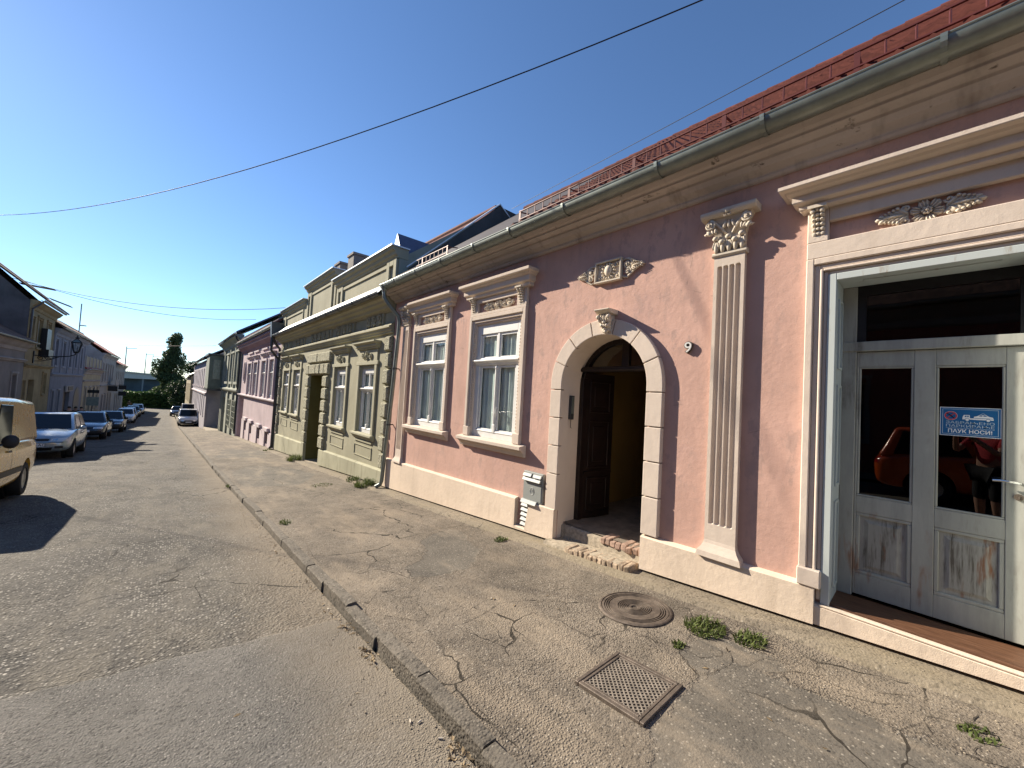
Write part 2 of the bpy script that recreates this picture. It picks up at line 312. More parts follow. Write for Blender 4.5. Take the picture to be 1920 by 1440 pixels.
# ------------------------------------------------------------------ mesh builder
class MB:
    def __init__(s): s.v = []; s.f = []
    def add(s, vs, fs):
        o = len(s.v); s.v += [tuple(v) for v in vs]; s.f += [tuple(i+o for i in f) for f in fs]; return s
    def box(s, x0, x1, y0, y1, z0, z1):
        return s.add([(x, y, z) for x in (x0, x1) for y in (y0, y1) for z in (z0, z1)],
                     [(0, 1, 3, 2), (4, 6, 7, 5), (0, 4, 5, 1), (2, 3, 7, 6), (0, 2, 6, 4), (1, 5, 7, 3)])
    def prism(s, poly, vec):
        k = len(poly); v = Vector(vec)
        return s.add(list(poly)+[tuple(Vector(p)+v) for p in poly],
                     [tuple(range(k))[::-1], tuple(range(k, 2*k))]+[(i, (i+1) % k, k+(i+1) % k, k+i) for i in range(k)])
    def tube(s, pts, r, n=8, caps=True):
        pts = [Vector(p) for p in pts]; k = len(pts); rs = r if isinstance(r, (list, tuple)) else [r]*k
        vs = []; prev = None
        for i, p in enumerate(pts):
            d = (pts[min(i+1, k-1)]-pts[max(i-1, 0)]).normalized()
            a = prev if prev is not None else (Vector((0, 0, 1)) if abs(d.z) < .9 else Vector((1, 0, 0)))
            a = (a-d*a.dot(d)).normalized(); b = d.cross(a); prev = a
            for j in range(n):
                t = 2*math.pi*j/n; vs.append(p+(a*math.cos(t)+b*math.sin(t))*rs[i])
        fs = [(i*n+j, i*n+(j+1) % n, (i+1)*n+(j+1) % n, (i+1)*n+j) for i in range(k-1) for j in range(n)]
        if caps: fs += [tuple(range(n))[::-1], tuple(range((k-1)*n, k*n))]
        return s.add(vs, fs)
    def ball(s, fn, n=8, m=5):
        vs = [fn(0, 0, -1)]
        for i in range(1, m):
            t = -math.pi/2+math.pi*i/m
            for j in range(n):
                a = 2*math.pi*j/n; vs.append(fn(math.cos(t)*math.cos(a), math.cos(t)*math.sin(a), math.sin(t)))
        vs.append(fn(0, 0, 1)); L = len(vs)-1; fs = []
        for j in range(n): fs.append((0, 1+(j+1) % n, 1+j)); fs.append((L, 1+(m-2)*n+j, 1+(m-2)*n+(j+1) % n))
        for i in range(m-2):
            for j in range(n): a = 1+i*n; fs.append((a+j, a+(j+1) % n, a+n+(j+1) % n, a+n+j))
        return s.add(vs, fs)
    def ell(s, c, r, n=8, m=5): return s.ball(lambda u, v, w: (c[0]+r[0]*u, c[1]+r[1]*v, c[2]+r[2]*w), n, m)
    def lathe(s, prof, c, n=24, fn=None):
        k = len(prof); vs = []
        for r, z in prof:
            for j in range(n):
                a = 2*math.pi*j/n; p = (c[0]+r*math.cos(a), c[1]+r*math.sin(a), c[2]+z); vs.append(fn(p) if fn else p)
        return s.add(vs, [(i*n+j, i*n+(j+1) % n, (i+1)*n+(j+1) % n, (i+1)*n+j) for i in range(k-1) for j in range(n)])
    def grid(s, xs, ys, fn):
        a = len(ys); vs = [fn(x, y) for x in xs for y in ys]
        return s.add(vs, [(i*a+j, (i+1)*a+j, (i+1)*a+j+1, i*a+j+1) for i in range(len(xs)-1) for j in range(a-1)])
    def build(s, name, mat, parent=None, smooth=None, bev=0, seg=1, local=False, fix=True):
        me = bpy.data.meshes.new(name); me.from_pydata(s.v, [], s.f)
        if fix:
            bm = bmesh.new(); bm.from_mesh(me); bmesh.ops.recalc_face_normals(bm, faces=bm.faces[:]); bm.to_mesh(me); bm.free()
        if smooth is not None:
            me.shade_smooth()
            if smooth > 0: me.set_sharp_from_angle(angle=rad(smooth))
        me.materials.append(MATS[mat] if isinstance(mat, str) else mat)
        o = bpy.data.objects.new(name, me); col.objects.link(o)
        if bev:
            b = o.modifiers.new('bevel', 'BEVEL'); b.width = bev; b.segments = seg; b.limit_method = 'ANGLE'; b.angle_limit = rad(40)
        if parent: put(o, parent, local)
        return o
def put(o, parent, local=False):
    o.parent = parent
    if not local:
        o.matrix_parent_inverse = Matrix.Translation(-Vector(parent.get('_o', (0, 0, 0))))
    return o
def tag(o, label, cat=None, group=None, kind=None):
    if label: o['label'] = label
    if cat: o['category'] = cat
    if group: o['group'] = group
    if kind: o['kind'] = kind
    return o
def thing(name, label, cat, loc=(0, 0, 0), group=None):
    o = bpy.data.objects.new(name, None); col.objects.link(o); o.location = loc; o['_o'] = tuple(loc)
    o.empty_display_size = .2
    return tag(o, label, cat, group)

class Fr:            # a street front: p = metres proud of the wall face, towards the street
    def __init__(s, X, side): s.X = X; s.s = -1 if side == 'R' else 1
    def __call__(s, p, y, z): return (s.X+s.s*p, y, z)
    def box(s, mb, p0, p1, y0, y1, z0, z1):
        a, b = s.X+s.s*p0, s.X+s.s*p1
        return mb.box(min(a, b), max(a, b), min(y0, y1), max(y0, y1), min(z0, z1), max(z0, z1))
    def sweep(s, mb, prof, y0, y1, slope=0):          # closed profile [(p,z)] run along the street
        a = [s(p, y0, z) for p, z in prof]; return mb.prism(a, (0, y1-y0, slope*(y1-y0)))
    def vsweep(s, mb, prof, z0, z1):                  # closed profile [(p,y)] run upwards
        return mb.prism([s(p, y, z0) for p, y in prof], (0, 0, z1-z0))
    def blob(s, mb, p, y, z, a, b, c, ang=0, n=8, m=5, tilt=0):
        ca, sa = math.cos(ang), math.sin(ang)
        def fn(u, v, w):
            q, t, k = a*u, b*v, c*w
            k += tilt*u
            return s(p+k, y+q*ca-t*sa, z+q*sa+t*ca)
        return mb.ball(fn, n, m)
    def path(s, mb, pts, r, n=6): return mb.tube([s(*q) for q in pts], r, n)
RF = Fr(4.0, 'R')

# ================================================================== street and pavement
def ysteps(a, b, s0, k):
    ys = [a]
    while ys[-1] < b: ys.append(min(b, ys[-1]+max(s0, abs(ys[-1])*k)))
    return ys
def nz(x, y, s, seed=0): return noise.noise(Vector((x*s+seed, y*s, seed*.37)))
KX = 1.30                                   # street-side edge of the kerb
def rough(x, y, amp): return amp*(nz(x, y, 1.1)+.5*nz(x, y, 3.7, 4)+.3*nz(x, y, 9, 8))
def road_z(x, y): return gz(y)-.072+.042*(KX-x)+rough(x, y, .008)
XL = -4.45                                  # left kerb
mb = MB(); mb.grid([XL-.1+(KX-.02-XL+.1)*i/70 for i in range(71)], ysteps(-14, 128, .09, .02), lambda x, y: (x, y, road_z(x, y)))
tag(mb.build('road', 'road', smooth=0, fix=False), None, kind='structure')
# newer asphalt laid over the near end of the road
def seam(x): return 3.47-.085*(x-.8)+.03*nz(x, 0, 3)+.012*nz(x, 5, 14) if x > -.6 else 3.60-.10*(x+.6)+.03*nz(x, 0, 3)
mb = MB(); xs = [XL+.4+(KX-.04-XL-.4)*i/64 for i in range(65)]
mb.grid(xs, [i/44 for i in range(45)], lambda x, t: (x, -9+(seam(x)+9)*(1-(1-t)**2.2), road_z(x, -9+(seam(x)+9)*(1-(1-t)**2.2))+.016-(.013 if t > .995 else 0)))
tag(mb.build('road_patch', 'patch', smooth=0, fix=False), 'newer grey asphalt patch across the near end of the road', kind='structure')
# pale worn strip of road seen past the van
def walk_z(x, y): return gz(y)+.012*(x-3.9)+rough(x, y, .010)*(min(1, max(0, (3.85-x)*3)))
MENDS = [[(2.15, 4.07), (2.4, 4.14), (2.62, 4.39), (2.68, 4.71), (2.98, 4.92), (3.35, 4.99), (3.37, 4.65), (3.23, 4.42), (3.1, 3.96), (2.86, 3.73), (2.64, 3.54), (2.23, 3.63), (2.07, 3.75)],
 [(3.12, 1.29), (3.31, 1.14), (3.29, 0.86), (3.31, 0.77), (3.24, 0.68), (3.09, 0.8), (3.07, 0.9), (3.02, 0.98), (2.73, 1.07), (2.9, 1.27)],
 [(2.72, 1.06), (3.01, 0.98), (3.07, 0.8), (3.09, 0.56), (3.1, 0.35), (3.05, 0.19), (3.08, 0.04), (3.11, -0.08), (3.03, -.6), (1.45, -.6), (1.5, .7), (2.09, 1.06), (2.44, 1.06)],
 [(1.5, 11.2), (2.6, 10.6), (3.4, 12.2), (3.2, 14.5), (2.2, 15.6), (1.6, 14.2)], [(1.6, 19), (3.2, 18), (3.6, 22), (2.2, 23)]]
def mend(x, y):
    best = -9
    for P_ in MENDS:
        ins = False; dm = 9; k = len(P_)
        for i in range(k):
            (x0, y0), (x1, y1) = P_[i], P_[(i+1) % k]
            if (y0 > y) != (y1 > y) and x < (x1-x0)*(y-y0)/(y1-y0)+x0: ins = not ins
            dx, dy = x1-x0, y1-y0; t = max(0, min(1, ((x-x0)*dx+(y-y0)*dy)/(dx*dx+dy*dy))); dm = min(dm, math.hypot(x-x0-t*dx, y-y0-t*dy))
        best = max(best, dm if ins else -dm)
    return max(0, min(1, .5+best*3.5))
mb = MB(); mb.grid([KX+.088+(3.90-KX-.088)*i/56 for i in range(57)], ysteps(-8, 80, .05, .02), lambda x, y: (x, y, walk_z(x, y)))
pv = tag(mb.build('pavement', 'sidewalk', smooth=0, fix=False), None, kind='structure')
at_ = pv.data.attributes.new('mend', 'FLOAT', 'POINT'); at_.data.foreach_set('value', [mend(v[0], v[1]) if v[1] < 24 else 0.0 for v in mb.v])
CR = [[(2.13, 4.0), (2.07, 3.75), (2.23, 3.63), (2.44, 3.59), (2.64, 3.54)], [(1.97, 3.4), (1.84, 3.22), (1.8, 2.95), (1.69, 2.91), (1.61, 3.06), (1.48, 3.26)], [(1.73, 3.87), (1.94, 3.79), (2.1, 3.69)], [(1.69, 3.68), (1.76, 3.42), (1.91, 3.32)], [(1.85, 4.25), (1.94, 4.08), (2.08, 4.32), (2.1, 4.62)], [(1.46, 4.83), (1.46, 5.09), (1.5, 5.48)], [(1.46, 3.58), (1.5, 3.5), (1.65, 3.65), (1.79, 3.59)], [(1.75, 3.39), (1.71, 3.22), (1.62, 3.13)], [(1.61, 4.38), (1.7, 4.21), (1.88, 4.22), (1.98, 4.0), (2.04, 3.74)], [(1.93, 2.63), (2.11, 2.64), (2.4, 2.7), (2.61, 2.57), (2.79, 2.44), (2.84, 2.3)], [(1.92, 2.26), (2.04, 2.28), (2.09, 2.37), (2.13, 2.53)], [(1.47, 1.89), (1.48, 1.75), (1.46, 1.58), (1.47, 1.49), (1.47, 1.41)], [(2.3, 9.37), (2.72, 9.17), (2.79, 8.44)], [(2.65, 7.71), (3.02, 7.51), (3.29, 7.14)], [(1.86, 6.15), (2.17, 6.04), (2.32, 5.51), (2.73, 5.71)], [(2.64, 2.51), (2.79, 2.4), (2.84, 2.29), (3.04, 2.15)], [(3.49, 1.63), (3.58, 1.51), (3.41, 1.4), (3.21, 1.33), (3.03, 1.3), (2.89, 1.28), (2.8, 1.18), (2.73, 1.07), (2.58, 1.09)], [(3.51, 1.46), (3.56, 1.33), (3.64, 1.21)], [(3.64, 1.21), (3.56, 1.22), (3.38, 1.13)], [(3.24, 1.5), (3.24, 1.38), (3.19, 1.32)], [(2.73, 1.07), (2.83, 1.03), (3.02, 0.98), (3.07, 0.9), (3.26, 0.85), (3.31, 0.77)], [(2.96, 1.27), (2.94, 1.15), (3.08, 1.05), (3.15, 1.09)], [(3.18, 1.04), (3.04, 0.97)], [(3.09, 0.8), (3.16, 0.73), (3.24, 0.68), (3.31, 0.57), (3.29, 0.49), (3.28, 0.42), (3.32, 0.34)], [(3.18, 0.72), (3.08, 0.66), (3.1, 0.58), (3.12, 0.47), (3.13, 0.36)], [(3.21, 0.43), (3.24, 0.34), (3.28, 0.26), (3.37, 0.17)], [(3.13, 0.36), (3.11, 0.27), (3.08, 0.17), (3.15, 0.07), (3.11, 0.04)], [(3.32, 0.1), (3.36, 0.05), (3.39, -0.03), (3.41, -0.07), (3.47, -0.1), (3.6, -0.13)], [(3.27, 0.07), (3.21, 0.06), (3.16, 0.03)], [(3.26, -0.12), (3.15, -0.1), (3.1, -0.11)], [(1.77, 1.48), (1.87, 1.43), (1.99, 1.37)], [(3.03, 1.64), (2.94, 1.52), (2.85, 1.39)], [(1.94, 1.31), (2.06, 1.3)], [(3.54, -0.16), (3.54, -0.21), (3.53, -0.27)], [(3.41, 0.37), (3.41, 0.27), (3.53, 0.11)]]
for P_ in CR:
    pts = []
    for (xa, ya), (xb, yb) in zip(P_, P_[1:]):
        k = max(2, int(math.hypot(xb-xa, yb-ya)/.022))
        for i in range(k): pts.append((xa+(xb-xa)*i/k+.010*nz(xa+xb+i*.31, ya, 2.3), ya+(yb-ya)*i/k+.010*nz(ya+i*.37, xb, 2.7)))
    pts.append(P_[-1]); n_ = len(pts); vs = []
    for i, (x, y) in enumerate(pts):
        x0, y0 = pts[max(0, i-1)]; x1, y1 = pts[min(n_-1, i+1)]; L = math.hypot(x1-x0, y1-y0) or 1; ux, uy = -(y1-y0)/L, (x1-x0)/L
        w = (.0008+.0026*abs(nz(i*.4, xa, 1.7))+.008*max(0, nz(i*.13, ya, 2.1)-.18))*min(1, (i+.3)/3, (n_-i)/3)
        for s_ in (-1, 1): vs.append((x+ux*w*s_, y+uy*w*s_, walk_z(x+ux*w*s_, y+uy*w*s_)+.0035))
    m = MB(); m.add(vs, [(2*i, 2*i+1, 2*i+3, 2*i+2) for i in range(n_-1)])
    o = m.build('crack', 'crack', fix=False); o.parent = pv
# concrete footing ledge along the houses, running in below the plinths
mb = MB(); mb.grid([3.66, 3.70, 3.88, 4.02], ysteps(-8, 34, .25, .01), lambda x, y: (x, y, walk_z(x, y)+(.035+.008*nz(x, y, 2) if x > 3.68 else -.03)))
tag(mb.build('footing_ledge', 'ledge', smooth=0, fix=False), None, kind='structure')
# far ground, left pavement
mb = MB(); mb.grid([-900, -300, -80, -30, -12, -4.6, 1.3, 3.9, 12, 40, 120, 400, 900], [-400, -60, -14, 0, 14, 35, 57, 90, 125, 150, 230, 500, 1500], lambda x, y: (x, y, gz(y)-.45))
tag(mb.build('ground', 'terrain', fix=False), None, kind='structure')
mb = MB(); mb.grid([-6.7, -6.0, -5.2, XL-.12], ysteps(-14, 118, .5, .02), lambda x, y: (x, y, gz(y)+.24+rough(x, y, .008)))
tag(mb.build('far_pavement', 'sidewalk', smooth=0, fix=False), None, kind='structure')
# kerbs: one stone after another
kr = bpy.data.objects.new('kerb', None); col.objects.link(kr); kr['kind'] = 'structure'; kr['_o'] = (0, 0, 0)
y = -2.2
while y < 74:
    L = .55+.28*RND.random() if y < 16 else .9+.2*RND.random()
    x0 = KX+.012*RND.uniform(-1, 1); w = .095+.012*RND.random(); dz = .010*RND.uniform(-1, 1); g = .007+.006*RND.random()
    mb = MB(); a, b = y, y+L-g
    if y < 12:
        ts = [a+(b-a)*i/5 for i in range(6)]; vs = []
        for i, t in enumerate(ts):
            e = .004 if i in (0, 5) else 0
            ch = .012+.014*max(0, nz(t*3, x0, 2.1))+(.03*max(0, nz(t, 3, 6)-.25))
            zz = gz(t)+.012+dz
            vs += [(x0-.012+.006*nz(t, 1, 5), t, zz-.26), (x0+.004*nz(t, 2, 6), t, zz-ch-e), (x0+ch, t, zz-e), (x0+w-.01, t, zz-e+.004*nz(t, 7, 4)), (x0+w, t, zz-.26)]
        fs = [(i*5+j, (i+1)*5+j, (i+1)*5+j+1, i*5+j+1) for i in range(5) for j in range(4)]+[(0, 1, 2, 3, 4), (29, 28, 27, 26, 25)]
        mb.add(vs, fs)
    else:
        mb.prism([(x0-.01, a, gz(a)-.24), (x0, a, gz(a)-.01), (x0+.015, a, gz(a)+.01), (x0+w, a, gz(a)+.01), (x0+w, a, gz(a)-.24)], (0, b-a, gz(b)-gz(a)))
    mb.build('kerb_stone', 'kerb', kr)
    y += L
kl = bpy.data.objects.new('far_kerb', None); col.objects.link(kl); kl['kind'] = 'structure'; kl['_o'] = (0, 0, 0)
y = 8.0
while y < 112:
    L = 1.6; mb = MB()
    mb.prism([(XL-.13, y, gz(y)-.2), (XL-.13, y, gz(y)+.25), (XL, y, gz(y)+.25), (XL+.01, y, gz(y)-.2)], (0, L-.02, gz(y+L)-gz(y))); mb.build('kerb_stone', 'kerb', kl); y += L

# ================================================================== front-wall pieces
def wall(fr, parent, y0, y1, zb, zt, ops, mat, rmat=None, name='wall'):
    ys = {y0, y1}
    for o in ops:
        if o[0] == 'r': ys |= {o[1], o[2]}
        else:
            c, r = o[1], o[2]
            ys |= {c+r*math.cos(math.pi*i/20) for i in range(21)}
    ys = sorted(ys)
    L = [ys[0]]
    for a in ys[1:]:
        if a-L[-1] > 1e-6: L.append(a)
    mb = MB(); RV = []
    fz = zb if callable(zb) else (lambda y: zb)
    for a, b in zip(L, L[1:]):
        m = (a+b)/2; spans = []
        for o in ops:
            if o[0] == 'r' and o[1]-1e-6 < m < o[2]+1e-6: spans.append((o[3], o[3], o[4], o[4]))
            elif o[0] == 'a' and abs(m-o[1]) < o[2]:
                h = lambda y: o[3]+math.sqrt(max(0, o[2]**2-(y-o[1])**2))
                spans.append((o[4], o[4], h(a), h(b)))
        spans.sort(); la, lb = fz(a), fz(b)
        for (b0, b1, t0, t1) in spans+[(zt, zt, None, None)]:
            if b0 > la+1e-4 or b1 > lb+1e-4: mb.add([fr(0, a, la), fr(0, b, lb), fr(0, b, b1), fr(0, a, b0)], [(0, 1, 2, 3)])
            la, lb = t0, t1
    for o in ops:
        d = -o[5]; rv = MB(); RV.append(rv)
        if o[0] == 'r': q = [(o[1], o[3]), (o[2], o[3]), (o[2], o[4]), (o[1], o[4])]
        else: q = [(o[1]+o[2], o[4])]+[(o[1]+o[2]*math.cos(math.pi*i/20), o[3]+o[2]*math.sin(math.pi*i/20)) for i in range(21)]+[(o[1]-o[2], o[4])]
        k = len(q)
        for i in range(k):
            if o[0] == 'a' and i == k-1: continue
            A, B = q[i], q[(i+1) % k]
            rv.add([fr(0, *A), fr(0, *B), fr(d, *B), fr(d, *A)], [(0, 1, 2, 3)])
    w = mb.build(name, mat, parent, fix=False)
    for rv, o in zip(RV, ops): rv.build('reveal', o[6] if len(o) > 6 else (rmat or mat), w, fix=False)
    return w
def house_body(fr, parent, y0, y1, zb, zt, depth, mat, rz=None, rd=None):
    """side and back walls with gables"""
    mb = MB()
    for y in (y0, y1):
        pts = [(-.01, zb), (-depth, zb), (-depth, zt)]
        if rz: pts += [(-(rd or depth/2), rz)]
        pts += [(-.01, zt)]
        mb.add([fr(p, y, z) for p, z in pts], [tuple(range(len(pts)))])
    mb.add([fr(-depth, y0, zb), fr(-depth, y1, zb), fr(-depth, y1, zt), fr(-depth, y0, zt)], [(0, 1, 2, 3)])
    return mb.build('side_wall', mat, parent, fix=False)
def roof(fr, parent, y0, y1, pe, ze, rd, rz, depth, mat, th=.12):
    mb = MB(); sl = (rz-ze)/(rd+pe)
    mb.prism([fr(pe, y0, ze), fr(-rd, y0, rz), fr(-rd, y0, rz+th), fr(pe, y0, ze+th)], (0, y1-y0, 0))
    zb_ = rz-sl*(depth+.3-rd)
    mb.prism([fr(-rd-.002, y0, rz), fr(-depth-.3, y0, zb_), fr(-depth-.3, y0, zb_+th), fr(-rd-.002, y0, rz+th)], (0, y1-y0, 0))
    r = mb.build('roof', mat, parent)
    rc = MB(); rc.tube([fr(-rd, y0, rz+th), fr(-rd, y1, rz+th)], .10, 8); rc.build('ridge_tiles', mat, r)
    return r
def gutter(fr, parent, y0, y1, p, z, r=.08, mat='zinc', br=None, bmat=None):
    mb = MB(); n = 9
    A = [(p+r*math.cos(math.pi+math.pi*i/n), z+r*math.sin(math.pi+math.pi*i/n)) for i in range(n+1)]
    A = A+[(p+r, z+.012), (p+r-.014, z+.012), (p+r-.014, z)]+[(q, zz+.006) for q, zz in A[-2:0:-1]]+[(p-r+.012, z)]
    fr.sweep(mb, A, y0, y1)
    # end caps are the closed profile; rolled front bead
    fr.path(mb, [(p+r-.004, y0, z+.008), (p+r-.004, y1, z+.008)], .011, 8)
    g = mb.build('gutter', mat, parent, smooth=35)
    for y in (br or []):
        k = MB(); pts = [(p+(r+.006)*math.cos(math.pi+math.pi*i/10), z+(r+.006)*math.sin(math.pi+math.pi*i/10)) for i in range(11)]
        pts += [(p+r+.006, z+.02), (p+r-.03, z+.024)]
        o = [(q+(.004 if q > p else -.004), zz-.004) for q, zz in pts]
        for a, b, c, d in zip(pts, pts[1:], o, o[1:]):
            fr.sweep(k, [a, b, d, c], y-.016, y+.016)
        k.build('gutter_bracket', bmat or mat, g)
    return g
def surround(fr, parent, yc, hw, z0, z1, w=.15, bottom=True, mat='trim', steps=((.06, .45), (.035, .33), (.012, .22)), name='window_surround'):
    """stepped moulding round an opening half-width hw"""
    mb = MB(); off = 0; tot = sum(s[1] for s in steps)
    o = hw+w
    for p, f in steps:
        ww = w*f/tot; i = o-ww; t_o = z1+o-hw; t_i = z1+i-hw
        fr.box(mb, 0, p, yc-o, yc-i, z0, t_o); fr.box(mb, 0, p, yc+i, yc+o, z0, t_o); fr.box(mb, 0, p-.0005, yc-i, yc+i, t_i, t_o)
        o = i
    return mb.build(name, mat, parent, bev=.006)
def hood(fr, parent, y0, y1, z0, z1, p, mat='trim', name='hood_moulding'):
    """small cornice with returned ends"""
    prof = [(0, 0), (.38, .01), (.43, .07), (.43, .22), (.50, .25), (.60, .29), (.62, .34), (.62, .60), (.66, .62), (.78, .68), (.84, .76), (.985, .80), (1, .83), (1, .975), (.97, 1), (0, 1.05)]
    mb = MB(); k = len(prof); vs = []
    H = z1-z0
    for s_ in (0, 1):
        for q, t in prof:
            e = q*p*.72
            vs.append(fr(q*p, (y0+p*.72-e) if s_ == 0 else (y1-p*.72+e), z0+t*H))
    fs = [(i, i+1, k+i+1, k+i) for i in range(k-1)]
    for s_ in (0, 1):
        b = [fr(0, (y0+p*.72-q*p*.72) if s_ == 0 else (y1-p*.72+q*p*.72), z0+t*H) for q, t in prof]
        o = len(vs); vs += b
        fs += [(s_*k+i, s_*k+i+1, o+i+1, o+i) for i in range(k-1)]
    mb.add(vs, fs)
    return mb.build(name, mat, parent)
def sill(fr, parent, y0, y1, zt, p, h=.15, mat='trim', slope=0):
    mb = MB()
    fr.sweep(mb, [(0, zt-h), (p*.25, zt-h), (p*.45, zt-h*.62), (p*.62, zt-h*.58), (p*.66, zt-h*.45), (p*.95, zt-h*.40), (p, zt-h*.34), (p, zt-.01), (0, zt+.012)], y0, y1)
    return mb.build('window_sill', mat, parent, bev=.004)
def window(fr, parent, yc, w, z0, z1, p, curtain=True, fancy=True, top=.085, trans=.66, arms=True):
    """double casement with a fanlight: frame mesh with panes, curtain and handle below it"""
    H = z1-z0; h = w/2; mb = MB(); b = .055 if fancy else .045
    zt0 = z1-H*top; zb = z0+.10; zm = z0+H*trans
    B = lambda p0, p1, a, c, d, e: fr.box(mb, p0, p1, a, c, d, e)
    bw = .085*w/1.13+.015
    B(p-.05, p, yc-h, yc-h+bw, z0, z1); B(p-.05, p, yc+h-bw, yc+h, z0, z1)
    B(p-.05, p-.001, yc-h+bw, yc+h-bw, zt0, z1); B(p-.05, p-.001, yc-h+bw, yc+h-bw, z0, zb)
    # moulded transom
    fr.sweep(mb, [(p-.05, zm-.05), (p+.004, zm-.05), (p+.02, zm-.015), (p+.055, zm+.012), (p+.06, zm+.035), (p+.045, zm+.045), (p-.05, zm+.05)], yc-h+.004, yc+h-.004)
    i = h-bw; q = p-.022
    panes = []
    for zz0, zz1, tall in ((zm+.05, zt0, False), (zb, zm-.05, True)):
        s_ = b*.8
        for sd in (-1, 1):
            a0, a1 = (yc-i, yc-.018) if sd < 0 else (yc+.018, yc+i)
            B(q-.035, q, a0, a0+s_, zz0, zz1); B(q-.035, q, a1-s_, a1, zz0, zz1)
            B(q-.035, q-.001, a0+s_, a1-s_, zz1-s_, zz1); B(q-.035, q-.001, a0+s_, a1-s_, zz0, zz0+s_*1.1)
            panes.append((a0+s_, a1-s_, zz0+s_, zz1-s_))
        B(q-.03, q+.012, yc-.026, yc+.026, zz0, zz1)
        fr.sweep(mb, [(q, zz0), (q+.03, zz0), (q+.026, zz0+.022), (q, zz0+.034)], yc-i, yc+i)
    fr.path(mb, [(q+.02, yc, zb+.14), (q+.02, yc, zm-.09)], .013, 6)
    B(q, q+.034, yc-.032, yc+.032, zb, zb+.13); fr.blob(mb, q+.02, yc, zm-.10, .026, .04, .024)
    o = mb.build('window', 'white', parent, bev=.003)
    for a, c, d, e in panes:
        g = MB(); fr.box(g, q-.024, q-.020, a-.004, c+.004, d-.004, e+.004); g.build('pane', 'glass', o)
    if fancy:
        k = MB(); hy = yc-.05
        fr.path(k, [(q+.005, hy, zb+.42), (q+.035, hy, zb+.40), (q+.04, hy-.004, zb+.34), (q+.03, hy, zb+.29)], .008, 6); k.build('handle', 'white', o)
    if curtain:
        k = MB(); ys = [yc-i+2*i*t/60 for t in range(61)]
        ys = [y for y in ys if abs(y-yc) > i*.10]
        for sd in (-1, 1):
            yy = [y for y in ys if (y-yc)*sd > 0]
            k.grid([z0+.06, zm-.03, zt0], yy, lambda z, y: fr(q-.062+.014*math.sin(y*46+math.sin(z*1.3)*.8)+.008*math.sin(y*117), y, z))
        k.build('curtain', 'curtain', o, smooth=0, fix=False)
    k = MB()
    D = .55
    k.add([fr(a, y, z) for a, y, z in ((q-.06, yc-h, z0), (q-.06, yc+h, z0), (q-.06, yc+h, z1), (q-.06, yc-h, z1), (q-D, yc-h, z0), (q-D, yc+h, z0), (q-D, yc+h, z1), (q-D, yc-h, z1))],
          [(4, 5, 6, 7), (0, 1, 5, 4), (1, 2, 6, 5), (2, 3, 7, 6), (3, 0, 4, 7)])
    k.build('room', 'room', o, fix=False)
    return o
def plain_window(fr, parent, y0, y1, z0, z1, p, mat='white', bars=1, cross=(.62,), room='room', fw=.06, name='window'):
    mb = MB(); B = lambda a, b, c, d: fr.box(mb, p-.05, p, a, b, c, d)
    B(y0, y0+fw, z0, z1); B(y1-fw, y1, z0, z1); B(y0+fw, y1-fw, z0, z0+fw); B(y0+fw, y1-fw, z1-fw, z1)
    for i in range(bars):
        c = y0+(y1-y0)*(i+1)/(bars+1); fr.box(mb, p-.045, p+.004, c-fw*.45, c+fw*.45, z0+fw, z1-fw)
    for t in cross: fr.box(mb, p-.046, p+.006, y0+fw, y1-fw, z0+(z1-z0)*t-fw*.5, z0+(z1-z0)*t+fw*.5)
    o = mb.build(name, mat, parent)
    k = MB(); fr.box(k, p-.035, p-.03, y0+fw*.5, y1-fw*.5, z0+fw*.5, z1-fw*.5); k.build('pane', 'glass', o)
    k = MB(); D = .4
    k.add([fr(a, y, z) for a, y, z in ((p-.06, y0, z0), (p-.06, y1, z0), (p-.06, y1, z1), (p-.06, y0, z1), (p-D, y0, z0), (p-D, y1, z0), (p-D, y1, z1), (p-D, y0, z1))],
          [(4, 5, 6, 7), (0, 1, 5, 4), (1, 2, 6, 5), (2, 3, 7, 6), (3, 0, 4, 7)])
    k.build('room', room, o, fix=False)
    return o
